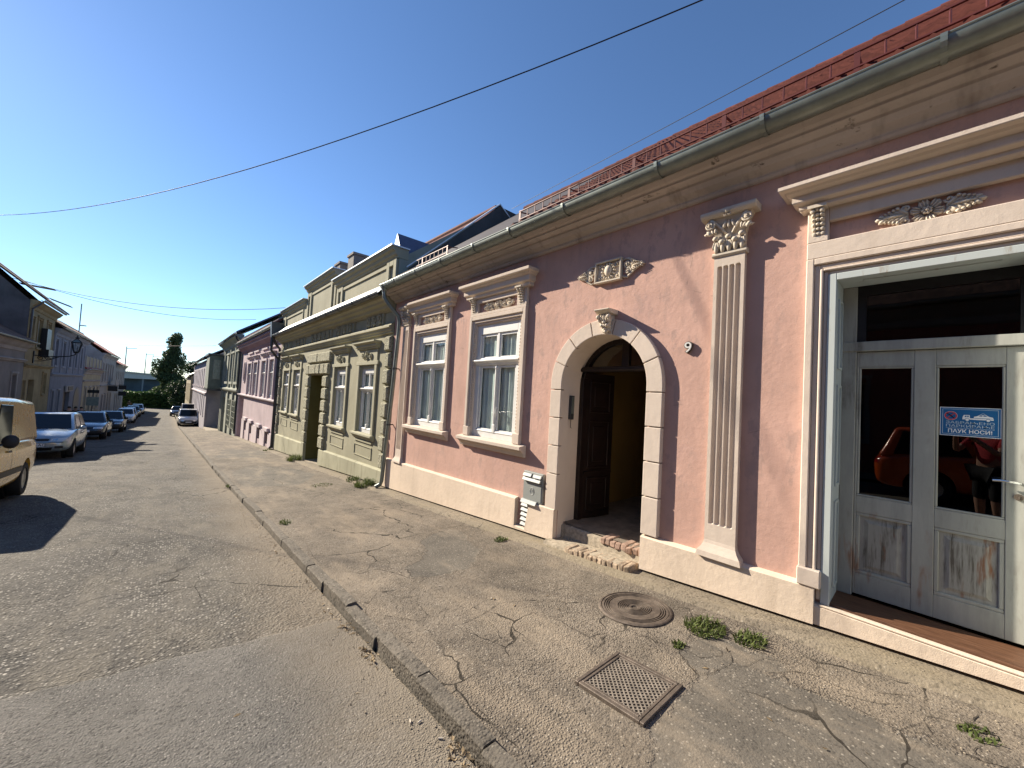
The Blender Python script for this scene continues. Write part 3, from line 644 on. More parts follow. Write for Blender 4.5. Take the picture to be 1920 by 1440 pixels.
# ------------------------------------------------------------------ stucco ornaments
def rosette(mb, fr, p, y, z, r, n=6):
    for i in range(n):
        a = 2*math.pi*i/n+.25
        fr.blob(mb, p+.006, y+.60*r*math.cos(a), z+.60*r*math.sin(a), .40*r, .36*r, .16*r, a, 9, 5, tilt=.10*r)
        for d in (-.30, 0, .30):
            fr.blob(mb, p+.012+.10*r, y+.62*r*math.cos(a+d), z+.62*r*math.sin(a+d), .34*r, .055*r, .09*r, a+d*.6, 6, 4, tilt=.12*r)
    for i in range(7):
        a = 2*math.pi*i/7; fr.blob(mb, p+.02+.1*r, y+.21*r*math.cos(a), z+.21*r*math.sin(a), .12*r, .12*r, .18*r, 0, 6, 4)
    fr.blob(mb, p+.03+.1*r, y, z, .14*r, .14*r, .2*r, 0, 6, 4)
def acanthus(mb, fr, p, y, z, d, L, h):
    """leaf spray running from y outwards in direction d (+1/-1 along y)"""
    b0 = 0 if d > 0 else math.pi
    for i in range(4):
        t = i/3; yy = y+d*L*(.10+.50*t); s_ = h*(.78-.34*t)
        for k in (-1, 1):
            an = b0+k*d*(.75-.3*t)
            fr.blob(mb, p+.014, yy+d*s_*.12, z+k*s_*.38, s_*.62, s_*.34, .026, an, 8, 5, tilt=.010)
            fr.blob(mb, p+.034, yy+d*s_*.10, z+k*s_*.36, s_*.50, s_*.07, .012, an, 6, 4, tilt=.010)
            fr.blob(mb, p+.030, yy+d*s_*.52, z+k*s_*.80, s_*.26, s_*.20, .026, an+k*.5, 6, 4)
    fr.blob(mb, p+.026, y+d*L*.48, z, L*.46, h*.16, .030, 0, 8, 4)
    for k in (-1, 0, 1): fr.blob(mb, p+.022, y+d*L*(.93 if k == 0 else .82), z+k*h*.20, h*.30, h*.18, .026, b0+k*.5*d, 7, 4)
    for k in (-1, 1): spiral(mb, fr, p+.018, y+d*L*.05, z+k*h*.55, h*.28, k*d, 1.1, h*.09)
def spiral(mb, fr, p, y, z, r, d, turns=1.6, th=.012, a0=0):
    pts = []
    for i in range(22):
        t = i/21; a = a0+d*2*math.pi*turns*t; rr = r*(1-.82*t); pts.append((p+.012*t, y+rr*math.cos(a), z+rr*math.sin(a)))
    fr.path(mb, pts, th, 6); fr.blob(mb, p+.014, y, z, r*.24, r*.24, .018, 0, 6, 4)
def console(fr, parent, y, z0, z1, p, w):
    mb = MB(); fr.box(mb, 0, p*.30, y-w*.5, y+w*.5, z0, z1)
    H = z1-z0
    for i in range(7):
        t = i/6; zz = z1-H*(.08+.84*t); o = p*(.85-.5*t)
        for k in (-1, 0, 1): fr.blob(mb, o*.75, y+k*w*.27, zz+(.02 if k == 0 else 0)*H, w*.20, H*.075, o*.35, 0, 6, 4)
    fr.box(mb, 0, p, y-w*.62, y+w*.62, z1-.005, z1+.02)
    for k in (-1, 1): fr.blob(mb, p*.8, y+k*w*.30, z1-H*.10, w*.2, w*.2, .02, 0, 6, 4)
    return mb.build('console', 'ornament', parent, smooth=40)
def pilaster(fr, parent, yc, zb, zbase):
    """fluted shaft on a flared foot with a leafed capital"""
    hw = .136; z1 = 3.15
    nf = 4; fw = .0225; cs = [-.082, -.0275, .0275, .082]
    ys = sorted({-hw, hw, *[c+fw*math.sin(math.pi/2*k/4) for c in cs for k in range(-4, 5)]})
    zf0, zf1 = zbase+.27, 3.06
    zs = [zbase+.12]+[zf0+fw*(1-math.cos(math.pi/2*k/5)) for k in range(6)]+[zf1-fw*(1-math.cos(math.pi/2*k/5)) for k in range(5, -1, -1)]+[z1]
    def dep(y, z):
        for c in cs:
            u = (y-c)/fw
            if z < zf0+fw: v = (zf0+fw-z)/fw
            elif z > zf1-fw: v = (z-zf1+fw)/fw
            else: v = 0
            k = 1-u*u-v*v
            if k > 0: return .028*math.sqrt(k)
        return 0
    mb = MB(); mb.grid(zs, ys, lambda z, y: fr(.055-dep(y, z), yc+y, z))
    for s_ in (-1, 1): mb.add([fr(0, yc+s_*hw, zs[0]), fr(.055, yc+s_*hw, zs[0]), fr(.055, yc+s_*hw, z1), fr(0, yc+s_*hw, z1)], [(0, 1, 2, 3)])
    sh = mb.build('pilaster', 'trim', parent, smooth=30, fix=False)
    k = MB(); prof = [(.055, hw), (.06, hw+.004), (.075, hw+.02), (.095, hw+.05), (.10, hw+.06)]; zz = [zbase+.12, zbase+.09, zbase+.055, zbase+.015, zb]
    vs = []; fs = []
    for (p, h), z in zip(prof, zz): vs += [fr(0, yc-h, z), fr(p, yc-h, z), fr(p, yc+h, z), fr(0, yc+h, z)]
    for i in range(4):
        for j in range(3): fs.append((i*4+j, i*4+j+1, (i+1)*4+j+1, (i+1)*4+j))
    k.add(vs, fs); k.build('foot', 'trim', sh, fix=False)
    # capital
    k = MB(); fr.sweep(k, [(0, 3.15), (.062, 3.15), (.075, 3.165), (.075, 3.18), (.06, 3.195), (0, 3.195)], yc-.152, yc+.152); k.build('necking', 'ornament', sh)
    k = MB(); vs = []
    for h, p, z in ((.13, .05, 3.19), (.135, .055, 3.35), (.16, .075, 3.46), (.20, .10, 3.53)): vs += [fr(0, yc-h, z), fr(p, yc-h, z), fr(p, yc+h, z), fr(0, yc+h, z)]
    k.add(vs, [(i*4+j, i*4+j+1, (i+1)*4+j+1, (i+1)*4+j) for i in range(3) for j in range(3)]); k.build('bell', 'ornament', sh, fix=False)
    k = MB(); fr.sweep(k, [(0, 3.52), (.13, 3.525), (.155, 3.55), (.16, 3.575), (.15, 3.59), (0, 3.59)], yc-.245, yc+.245); k.build('abacus', 'ornament', sh, bev=.006)
    for i in range(5):
        k = MB(); y = yc-.115+.0575*i; top = 3.345 if i % 2 == 0 else 3.305
        fr.blob(k, .068, y, 3.25, .07, .026, .026, math.pi/2, 7, 5); fr.blob(k, .095, y, top-.02, .03, .026, .026, 0, 6, 4)
        for s_ in (-1, 1): fr.blob(k, .075, y+s_*.02, 3.27, .05, .010, .02, math.pi/2+s_*.25, 6, 4)
        k.build('leaf', 'ornament', sh, smooth=0)
    for s_ in (-1, 1):
        k = MB(); spiral(k, fr, .11, yc+s_*.165, 3.465, .05, s_, 1.7, .011, math.pi/2)
        fr.path(k, [(.07, yc+s_*.03, 3.36), (.085, yc+s_*.06, 3.41), (.10, yc+s_*.11, 3.47), (.11, yc+s_*.155, 3.512)], .013, 6)
        for t in range(4): fr.blob(k, .10, yc+s_*(.115+.025*t), 3.40-.005*t, .034, .014, .02, math.pi/2-s_*.5*t, 6, 4)
        fr.blob(k, .105, yc+s_*.175, 3.39, .035, .022, .02, s_*.9, 6, 4)
        k.build('volute', 'ornament', sh, smooth=0)
    k = MB(); rosette(k, fr, .135, yc, 3.545, .048, 5)
    for s_ in (-1, 0, 1): fr.blob(k, .09, yc+s_*.035, 3.45, .05, .014, .018, math.pi/2+s_*.4, 6, 4)
    k.build('flower', 'ornament', sh, smooth=0)
    return sh

# ================================================================== the pink house
PH = thing('pink_house', 'pink stucco house with cream trim, arched doorway and fluted pilasters', 'house', (6, 2.5, gz(2.5)))
pl_top = lambda y: .318-.0267*max(y, .2) if y < 3.6 else .222-.0245*(y-3.6)
pl_bot = lambda y: gz(y)+.062
Y0, Y1 = -4.2, 8.86
WC = [(4.945, .575), (7.05, .575), (-2.75, .575)]
AC, AR, AZ = 2.83, .619, 1.889
DR0, DR1, DZ0, DZ1 = -.377, .607, .19, 2.76
ops = [('r', c-h, c+h, .985, 2.90, .10) for c, h in WC]+[('a', AC, AR, AZ, -.3, .40), ('r', DR0-.048, DR1+.048, DZ0-.03, DZ1+.048, .42)]
wall(RF, PH, Y0, Y1, lambda y: gz(y)-.3, 4.02, ops, 'pink', 'trim')
house_body(RF, PH, Y0, Y1, -1.5, 4.02, 8.2, 'pink', 7.45, 4.0)
# plinth: left part with a slot for the meter louvre, right part, low part under the shop door
def plinth(y0, y1, p, top, name='plinth'):
    mb = MB(); k = max(2, int((y1-y0)/.3)); vs = []
    for i in range(k+1):
        y = y0+(y1-y0)*i/k; w_ = .003*nz(y, 2, 3)
        vs += [RF(-.02, y, pl_bot(y)), RF(p+w_, y, pl_bot(y)), RF(p+w_, y, top(y)-.012+.004*nz(y, 8, 2.5)), RF(p-.012, y, top(y)+.004*nz(y, 8, 2.5)), RF(-.02, y, top(y)+.012)]
    fs = [(i*5+j, (i+1)*5+j, (i+1)*5+(j+1) % 5, i*5+(j+1) % 5) for i in range(k) for j in range(5)]+[(0, 1, 2, 3, 4), tuple(range(k*5+4, k*5-1, -1))]
    return mb.add(vs, fs).build(name, 'plinth', PH)
plinth(4.22, Y1+.02, .07, pl_top); plinth(3.46, 3.90, .07, pl_top)
mb = MB(); mb.prism([RF(.0704, 4.0, -.19), RF(.0704, 3.9, -.19), RF(.0704, 3.9, pl_top(3.9)-.01), RF(.0704, 3.93, pl_top(3.9)-.01)], (.09, 0, 0)); mb.build('plinth', 'plinth', PH)
plinth(3.90, 4.22, .07, lambda y: -.185)
plinth(.697, 2.205, .07, pl_top); plinth(-.50, .697, .055, lambda y: .165); plinth(Y0, -.50, .07, pl_top)
# cornice below the eaves
mb = MB()
RF.sweep(mb, [(0, 3.79), (.035, 3.795), (.05, 3.815), (.05, 3.835), (.085, 3.85), (.13, 3.865), (.17, 3.90), (.175, 3.925), (.265, 3.935), (.27, 3.96), (.30, 3.975), (.335, 4.01), (.34, 4.045), (0, 4.05)], Y0, Y1+.02)
mb.build('cornice', 'cornice', PH, bev=.004)
gutter(RF, PH, Y0, 8.70, .405, 4.088, .097, 'zinc', [-3, -2, -.95, .04, 1.04, 1.97, 3.2, 4.22, 5.1, 6.1, 7.05, 8.0], 'zinc')
# downpipe with swan neck
mb = MB(); RF.path(mb, [(.43, 8.60, 4.06), (.43, 8.60, 3.93), (.42, 8.58, 3.80), (.34, 8.53, 3.66), (.22, 8.46, 3.50), (.13, 8.42, 3.40), (.10, 8.41, 3.28), (.10, 8.42, 3.0), (.10, 8.55, 1.6), (.12, 8.70, .05), (.13, 8.735, -.42), (.15, 8.75, -.50), (.24, 8.80, -.56)], .045, 12)
dp = mb.build('downpipe', 'zinc', PH, smooth=40)
mb = MB(); mb.lathe([(.05, 0), (.055, .03), (.085, .14), (.09, .15)], RF(.43, 8.60, 3.93), 12); mb.build('hopper', 'zinc', dp, smooth=40)
for z, y in ((2.2, 8.495), (.9, 8.617)):
    k = MB(); k.lathe([(.05, -.02), (.053, -.02), (.053, .02), (.05, .02)], RF(.104, y, z), 12); RF.box(k, 0, .06, y-.012, y+.012, z-.012, z+.012); k.build('pipe_clip', 'zincdark', dp)
# roof: courses of clay tile
rs = (7.62-4.13)/(4.0+.42)
mb = MB(); nc = 30; cw = .165
for c in range(nc):
    t0, t1 = c/nc, (c+1.12)/nc
    ys = [Y0+cw*i/5 for i in range(int((4.30-Y0)/cw*5)+1)]
    def fn(t, y, t0=t0, t1=t1):
        p = .42-4.42*t; z = 4.13+3.49*t; u = (t-t0)/(t1-t0)
        ph = (y-Y0)/cw*2*math.pi
        return RF(p, y, z+.045*(1-u)+.016*math.cos(ph)+.008*math.cos(2*ph))
    mb.grid([t0, t1], ys, fn)
    mb.grid([0, 1], ys, lambda k, y, t0=t0: (lambda v: (v[0], v[1], v[2]-(.048 if k == 0 else 0)))(fn(t0, y)))
rt = mb.build('roof_tiles', 'tile', PH, smooth=50, fix=False); rt['kind'] = 'stuff'
mb = MB()
for i in range(int((Y1-Y0)/.36)+1):
    y = Y0+i*.36; mb.tube([RF(-4.0, y, 7.60), RF(-4.0, min(Y1, y+.37), 7.605)], [.075, .085], 10)
mb.build('ridge_tiles', 'tile', PH, smooth=50)
mb = MB(); mb.prism([RF(-4.02, Y0, 7.58), RF(-8.6, Y0, 4.0), RF(-8.6, Y0, 4.1), RF(-4.02, Y0, 7.66)], (0, Y1-Y0, 0)); mb.build('back_roof', 'tile', PH)
mb = MB(); mb.prism([RF(.42, 4.31, 4.10), RF(-4.0, 4.31, 7.52), RF(-4.0, 4.31, 7.58), RF(.42, 4.31, 4.16)], (0, Y1-4.33, 0)); mb.build('sheet_roof', 'sheetroof', PH)
# snow guards: rails, posts and bars
for a, b in ((Y0, 4.22), (6.15, 7.35)):
    zr = lambda p: 4.13+(.42-p)*rs
    p = .30; z0 = zr(p)+.03; mb = MB()
    for zz in (.03, .15): mb.tube([RF(p, a, z0+zz), RF(p, b, z0+zz)], .011, 6)
    g = mb.build('snow_guard', 'guard', PH)
    y = a+.03; k = 0
    while y < b:
        m = MB()
        if k % 6 == 0:
            RF.box(m, p-.006, p+.006, y-.018, y+.018, z0-.04, z0+.165); m.tube([RF(p, y, z0+.14), RF(p-.22, y, zr(p-.22)+.04)], .010, 5); m.build('guard_post', 'guard', g)
        else:
            m.tube([RF(p, y, z0+.03), RF(p, y, z0+.15)], .007, 5); m.build('guard_bar', 'guard', g)
        y += .155; k += 1
# pilasters
pilaster(RF, PH, 1.412, pl_top(1.41)-.01, .305); pilaster(RF, PH, 8.15, pl_top(8.15)-.01, .12); pilaster(RF, PH, -1.18, pl_top(-1.18)-.01, .33)
# windows with surrounds, hoods, consoles and sills
for c, h in WC:
    window(RF, PH, c, 1.15, .985, 2.90, -.028)
    surround(RF, PH, c, h, .975, 2.905, .145)
    mb = MB()          # frieze border: two uprights, header band
    RF.box(mb, 0, .055, c-.72, c+.72, 3.0505, 3.10); RF.box(mb, 0, .052, c-.72, c-.50, 3.10, 3.36); RF.box(mb, 0, .052, c+.50, c+.72, 3.10, 3.36); RF.box(mb, 0, .05, c-.50, c+.50, 3.27, 3.36)
    mb.build('frieze_border', 'trim', PH, bev=.005)
    mb = MB(); rosette(mb, RF, .0, c-.02, 3.185, .105, 6)
    rosette(mb, RF, .0, c-.19, 3.185, .08, 6); rosette(mb, RF, .0, c+.15, 3.185, .08, 6)
    for s_ in (-1, 1): acanthus(mb, RF, -.004, c-.02+s_*.22, 3.185, s_, .16, .09)
    mb.build('ornament', 'ornament', PH, smooth=0)
    for s_ in (-1, 1): console(RF, PH, c+s_*.61, 3.09, 3.35, .15, .11)
    hood(RF, PH, c-.90, c+.90, 3.355, 3.60, .22)
    sill(RF, PH, c-.83, c+.83, .975, .14, .17)
    for s_ in (-1, 1):
        mb = MB(); RF.box(mb, 0, .07, c+s_*.65-.075, c+s_*.65+.075, .985, 1.14); mb.build('surround_foot', 'trim', PH, bev=.006)
    for s_ in (-1, 1):
        mb = MB()
        for i in range(34): RF.blob(mb, .018, c+s_*(h+.016), 1.18+i*.05, .011, .021, .012, 0, 5, 3)
        mb.build('bead_moulding', 'trim', PH, smooth=0)
# arch stones
def stone(pts, name='arch_stone', d=.058, mat='trim'):
    mb = MB(); mb.prism([RF(-.01, y, z) for y, z in pts], (-(d+.01+.004*RND.random()), 0, 0)); return mb.build(name, mat, PH, bev=.007, seg=2)
ri, ro, g = AR-.003, .805, .0055
js = [23, 50, 77, 103, 130, 157]
for a, b in zip(js, js[1:]):
    pts = []
    k = 8; A = rad(a)+g/ro; B = rad(b)-g/ro; A2 = rad(a)+g/ri; B2 = rad(b)-g/ri
    pts += [(AC-ro*math.cos(B+(A-B)*i/k), AZ+ro*math.sin(B+(A-B)*i/k)) for i in range(k+1)]
    pts += [(AC-ri*math.cos(A2+(B2-A2)*i/k), AZ+ri*math.sin(A2+(B2-A2)*i/k)) for i in range(k+1)]
    stone(pts)
for s_ in (-1, 1):
    zj = [1.815, 1.438, 1.062, .685, .205 if s_ > 0 else .275]
    k = 6; A = rad(23)-g/ro
    pts = [(AC+s_*ro*math.cos(A*i/k), AZ+ro*math.sin(A*i/k)) for i in range(k+1)]+[(AC+s_*ri*math.cos(A*i/k), AZ+ri*math.sin(A*i/k)) for i in range(k, -1, -1)]
    stone([(AC+s_*ro, zj[0]+g)]+pts+[(AC+s_*ri, zj[0]+g)])
    for a, b in zip(zj, zj[1:]):
        stone([(AC+s_*ro, a-g), (AC+s_*ri, a-g), (AC+s_*ri, b+g), (AC+s_*ro, b+g)])
# keystone bracket
mb = MB(); RF.sweep(mb, [(0, 2.735), (.14, 2.74), (.17, 2.76), (.20, 2.775), (.20, 2.79), (0, 2.795)], 2.655, 2.865)
kk = mb.build('keystone', 'ornament', PH, bev=.004)
mb = MB()
for i in range(5): RF.blob(mb, .13, 2.76+(i-2)*.035, 2.69, .055, .015, .03, math.pi/2, 6, 4)
for i in range(4):
    for s_ in (-1, 1): RF.blob(mb, .11-.012*i, 2.76+s_*(.06-.011*i), 2.655-.035*i, .032, .022, .03, s_*.6, 6, 4)
    RF.blob(mb, .125-.014*i, 2.76, 2.64-.035*i, .03, .03, .03, 0, 6, 4)
for s_ in (-1, 1): RF.blob(mb, .15, 2.76+s_*.075, 2.70, .028, .028, .03, 0, 7, 5); RF.blob(mb, .12, 2.76+s_*.035, 2.60, .024, .024, .028, 0, 7, 5)
RF.box(mb, 0, .08, 2.70, 2.82, 2.53, 2.735)
mb.build('mask', 'ornament', kk, smooth=50)
# oblong relief above the arch
mb = MB(); c, z = 2.80, 3.293
for a, b, d, e in ((-.19, .19, -.135, -.115), (-.19, .19, .115, .135), (-.19, -.17, -.115, .115), (.17, .19, -.115, .115)): RF.box(mb, 0, .06, c+a, c+b, z+d, z+e)
RF.box(mb, 0, .018, c-.17, c+.17, z-.115, z+.115)
rp = mb.build('relief_panel', 'ornament', PH, bev=.004)
mb = MB(); RF.blob(mb, .03, c, z+.005, .055, .075, .045, 0, 10, 6)
for i in range(14): a = 2*math.pi*i/14; RF.blob(mb, .03, c+.085*math.cos(a), z+.09*math.sin(a), .022, .014, .022, a, 6, 4)
for sx in (-1, 1):
    for sz in (-1, 1): spiral(mb, RF, .02, c+sx*.125, z+sz*.075, .036, sx*sz, 1.4, .009)
mb.build('cartouche', 'ornament', rp, smooth=0)
for s_ in (-1, 1):
    mb = MB(); spiral(mb, RF, .02, c+s_*.26, z+.035, .062, -s_, 1.6, .012, math.pi/2); spiral(mb, RF, .02, c+s_*.27, z-.05, .05, s_, 1.5, .011, -math.pi/2)
    acanthus(mb, RF, 0, c+s_*.31, z, s_, .16, .075)
    RF.path(mb, [(.02, c+s_*.19, z-.10), (.02, c+s_*.26, z-.12), (.02, c+s_*.33, z-.07), (.02, c+s_*.40, z-.02)], .012, 6); RF.path(mb, [(.02, c+s_*.19, z+.10), (.02, c+s_*.27, z+.105), (.02, c+s_*.35, z+.06)], .012, 6)
    mb.build('scroll', 'ornament', rp, smooth=0)
# --- arched entrance: passage, dark timber door frame, open leaf
k = MB()
f0 = .035
px0, px1 = 4.40, 9.0
k.add([(px0, 2.16, f0), (px1, 2.0, f0+.05), (px1, 3.66, f0+.05), (px0, 3.50, f0), (px0, 2.16, 2.6), (px1, 2.0, 2.6), (px1, 3.66, 2.6), (px0, 3.66, 2.6), (px0, 2.16, f0)], [(0, 1, 5, 4), (4, 5, 6, 7), (1, 2, 6, 5)])
k.add([(px0, 3.70, f0), (px1, 3.70, f0), (px1, 3.70, 2.62), (px0, 3.70, 2.62)], [(0, 1, 2, 3)])
pg = k.build('passage_wall', 'ochrepass', PH, fix=False)
k = MB(); k.grid([4.12+.35*i for i in range(15)], [2.12+.16*j for j in range(11)], lambda x, y: (x, y, f0+.012*nz(x, y, 3))); k.build('passage_floor', 'stonefloor', PH, fix=False)
mb = MB(); X = 4.34
def tbox(m, x0, x1, y0, y1, z0, z1): m.box(x0, x1, y0, y1, z0, z1)
R2 = .635
tbox(mb, X, X+.09, AC+.555, AC+R2, f0, 2.12); tbox(mb, X, X+.09, AC-R2, AC-.555, f0, 2.12)
mb.prism([(X-.035, AC-R2, 2.085), (X-.055, AC-R2, 2.11), (X-.055, AC-R2, 2.13), (X-.03, AC-R2, 2.155), (X+.09, AC-R2, 2.155), (X+.09, AC-R2, 2.085)], (0, 2*R2, 0))
for i in range(16):
    a, b = math.pi*i/16, math.pi*(i+1)/16
    q = lambda r, t: (X, AC+r*math.cos(t), AZ+r*math.sin(t))
    if AZ+.6*math.sin(min(a, b)) > 2.05 or AZ+.6*math.sin(max(a, b)) > 2.05: mb.prism([q(.56, a), q(.64, a), q(.64, b), q(.56, b)], (.08, 0, 0))
tbox(mb, X+.005, X+.075, AC-.13, AC-.03, 2.15, 2.50)
df = mb.build('door_frame', 'darkwood', PH, bev=.004)
for y0, y1 in ((AC-.03, AC+.56), (AC-.56, AC-.13)):
    m = MB(); k = 8; pts = [(X+.04, y0, 2.15), (X+.04, y1, 2.15)]+[(X+.04, y1+(y0-y1)*i/k, AZ+math.sqrt(max(.07, .575**2-(y1+(y0-y1)*i/k-AC)**2))) for i in range(k+1)]
    m.prism(pts, (.006, 0, 0)); m.build('fanlight_pane', 'glass', df)
# leaf: hinged at the far side and swung in
hx, hy = 4.40, AC+.56
ux, uy = (5.06-hx), (3.27-hy); L = math.hypot(ux, uy); ux /= L; uy /= L
def leaf(m, a0, a1, d0, d1, z0, z1):
    pts = [(hx+ux*a+uy*d, hy+uy*a-ux*d, z) for a in (a0, a1) for d in (d0, d1) for z in (z0, z1)]
    m.add(pts, [(0, 1, 3, 2), (4, 6, 7, 5), (0, 4, 5, 1), (2, 3, 7, 6), (0, 2, 6, 4), (1, 5, 7, 3)])
L = .56
mb = MB(); leaf(mb, 0, L, -.045, 0, f0+.01, 2.08)
dl = mb.build('door', 'darkwood', PH, bev=.004)
for z0, z1 in ((.14, .62), (.74, 1.42), (1.52, 1.98)):
    m = MB()
    for a0, a1, c0, c1 in ((.08, .48, z0, z0+.03), (.08, .48, z1-.03, z1), (.08, .11, z0+.03, z1-.03), (.45, .48, z0+.03, z1-.03)): leaf(m, a0, a1, 0, .018, c0, c1)
    leaf(m, .17, .39, 0, .012, z0+.09, z1-.09); m.build('door_panel', 'darkwood', dl, bev=.006)
m = MB(); leaf(m, .02, .54, 0, .022, .66, .70); m.build('door_rail', 'darkwood', dl)
# --- shop doorway
mb = MB()
for p0, p1, o, i_ in ((0, .062, .197, .145), (0, .040, .145, .105), (0, .052, .105, .085), (0, .026, .085, .055)):
    RF.box(mb, p0, p1, DR1+i_, DR1+o, .43 if o > .1 else .20, DZ1+o); RF.box(mb, p0, p1, DR0-o, DR0-i_, .43 if o > .1 else .20, DZ1+o); RF.box(mb, p0, p1-.0006, DR0-i_, DR1+i_, DZ1+i_, DZ1+o)
mb.build('door_surround', 'trim', PH, bev=.006)
for s_ in (0, 1):
    y0, y1 = (DR1+.05, DR1+.205) if s_ else (DR0-.205, DR0-.05)
    mb = MB(); RF.box(mb, 0, .082, y0, y1, pl_top(.7)-.004, .435); mb.build('surround_foot', 'trim', PH, bev=.008)
mb = MB()
yl, yr = DR1+.197, DR0-.197
RF.box(mb, 0, .058, yr, yl, 2.957, 3.095); RF.box(mb, 0, .055, yr, yr+.14, 3.095, 3.37); RF.box(mb, 0, .055, yl-.14, yl, 3.095, 3.37); RF.box(mb, 0, .052, yr+.14, yl-.14, 3.255, 3.37)
mb.build('frieze_border', 'trim', PH, bev=.006)
mb = MB(); rosette(mb, RF, .0, .115, 3.172, .092, 6)
for s_ in (-1, 1): acanthus(mb, RF, 0, .115+s_*.098, 3.172, s_, .165, .085)
mb.build('ornament', 'ornament', PH, smooth=0)
for y in (yl-.075, yr+.075): console(RF, PH, y, 3.11, 3.36, .15, .10)
hood(RF, PH, yr-.165, yl+.165, 3.365, 3.55, .28)
# painted lining
mb = MB()
RF.box(mb, -.28, .034, DR1, DR1+.055, .18, DZ1+.055); RF.box(mb, -.28, .034, DR0-.055, DR0, .18, DZ1+.055); RF.box(mb, -.28, .0335, DR0, DR1, DZ1, DZ1+.055)
jm = mb.build('door_lining', 'paleblue', PH, bev=.004)
for z0, z1 in ((.30, .98), (1.10, 1.92), (2.05, 2.62)):          # raised fields on both cheeks
    for y in (DR1-.001, DR0+.001):
        s_ = -1 if y > 0 else 1; m = MB()
        for a0, a1, c0, c1 in ((4.06, 4.22, z0, z0+.018), (4.06, 4.22, z1-.018, z1), (4.06, 4.078, z0+.018, z1-.018), (4.202, 4.22, z0+.018, z1-.018)): m.box(a0, a1, min(y, y+s_*.010), max(y, y+s_*.010), c0, c1)
        m.build('lining_panel', 'paleblue', jm)
m = MB(); m.box(4.06, 4.22, DR0+.15, DR1-.15, DZ1-.008, DZ1-.001); m.build('lining_panel', 'paleblue', jm)
# brown threshold
mb = MB(); mb.prism([(3.992, DR0-.02, .168), (3.992, DR0-.02, .195), (4.29, DR0-.02, .215), (4.29, DR0-.02, .168)], (0, DR1-DR0+.04, 0)); mb.build('threshold', 'sillwood', PH, bev=.005)
mb = MB(); mb.box(3.944, 3.992, DR0-.04, DR1+.06, .160, .178); mb.build('threshold_strip', 'plinth', PH, bev=.006)
# fixed frame, transom, fanlight
XD = 4.28
mb = MB(); mb.box(XD, XD+.06, .515, DR1, .215, DZ1); mb.box(XD, XD+.06, DR0, -.365, .215, DZ1); mb.box(XD-.012, XD+.06, DR0+.001, DR1-.001, 2.213, 2.292)
fx = mb.build('shop_door_frame', 'worn', PH, bev=.004)
mb = MB(); mb.box(XD+.008, XD+.05, DR0+.012, .515, 2.68, DZ1-.002); mb.box(XD+.01, XD+.05, .46, .515, 2.292, 2.68); mb.box(XD+.01, XD+.05, -.365, -.32, 2.292, 2.68); mb.build('fanlight_frame', 'black', fx)
mb = MB(); mb.box(XD+.028, XD+.034, -.33, .47, 2.29, 2.69); mb.build('fanlight_pane', 'doorglass', fx)
# leaf: stiles, rails, moulded panels
lx = XD+.02
mb = MB(); E = .004
st = [(-.363, -.262), (.064, .178), (.500, .513)]
for a, b in st: mb.box(lx, lx+.045, a, b, .232, 2.208)
for c0, c1 in ((.232, .398), (.890, 1.022), (2.086, 2.208)):
    mb.box(lx+.0008, lx+.044, -.262, .064, c0, c1); mb.box(lx+.0008, lx+.044, .178, .500, c0, c1)
ld = mb.build('shop_door', 'worn', PH, bev=.003)
for a, b in ((-.262, .064), (.178, .500)):
    m = MB()
    for c0, c1, w in ((1.022, 2.086, .016), (.398, .890, .026)):
        for q in ((a, b, c0, c0+w), (a, b, c1-w, c1), (a, a+w, c0+w, c1-w), (b-w, b, c0+w, c1-w)): m.box(lx+.004, lx+.03, *q)
    m.build('glazing_bead', 'worn', ld, bev=.005)
    m = MB(); m.box(lx+.018, lx+.024, a+.002, b-.002, 1.024, 2.084); m.build('pane', 'doorglass', ld)
    m = MB(); m.box(lx+.020, lx+.04, a+.002, b-.002, .40, .888)
    y0, y1, z0, z1 = a+.05, b-.05, .448, .84; i_ = .028
    m.add([(lx+.021, y0, z0), (lx+.021, y1, z0), (lx+.021, y1, z1), (lx+.021, y0, z1), (lx+.008, y0+i_, z0+i_), (lx+.008, y1-i_, z0+i_), (lx+.008, y1-i_, z1-i_), (lx+.008, y0+i_, z1-i_)],
          [(0, 1, 5, 4), (1, 2, 6, 5), (2, 3, 7, 6), (3, 0, 4, 7), (4, 5, 6, 7)])
    m.build('door_panel', 'wornpanel', ld)
m = MB(); m.tube([(lx, -.318, 1.285), (lx-.045, -.318, 1.285), (lx-.052, -.305, 1.288), (lx-.05, -.24, 1.292), (lx-.046, -.205, 1.288)], .0085, 8); m.build('handle', 'chrome', ld, smooth=40)
m = MB(); m.tube([(lx+.002, -.318, 1.19), (lx-.010, -.318, 1.19)], .022, 12); m.box(lx-.014, lx-.009, -.322, -.314, 1.178, 1.20); m.build('keyhole', 'iron', ld)
# unlit room behind
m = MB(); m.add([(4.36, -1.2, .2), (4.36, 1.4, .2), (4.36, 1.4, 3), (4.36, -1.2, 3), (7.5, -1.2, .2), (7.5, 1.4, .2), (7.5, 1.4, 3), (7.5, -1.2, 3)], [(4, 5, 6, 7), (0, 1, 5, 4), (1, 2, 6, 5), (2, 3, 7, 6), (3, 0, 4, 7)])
m.build('room', 'shoproom', PH, fix=False)

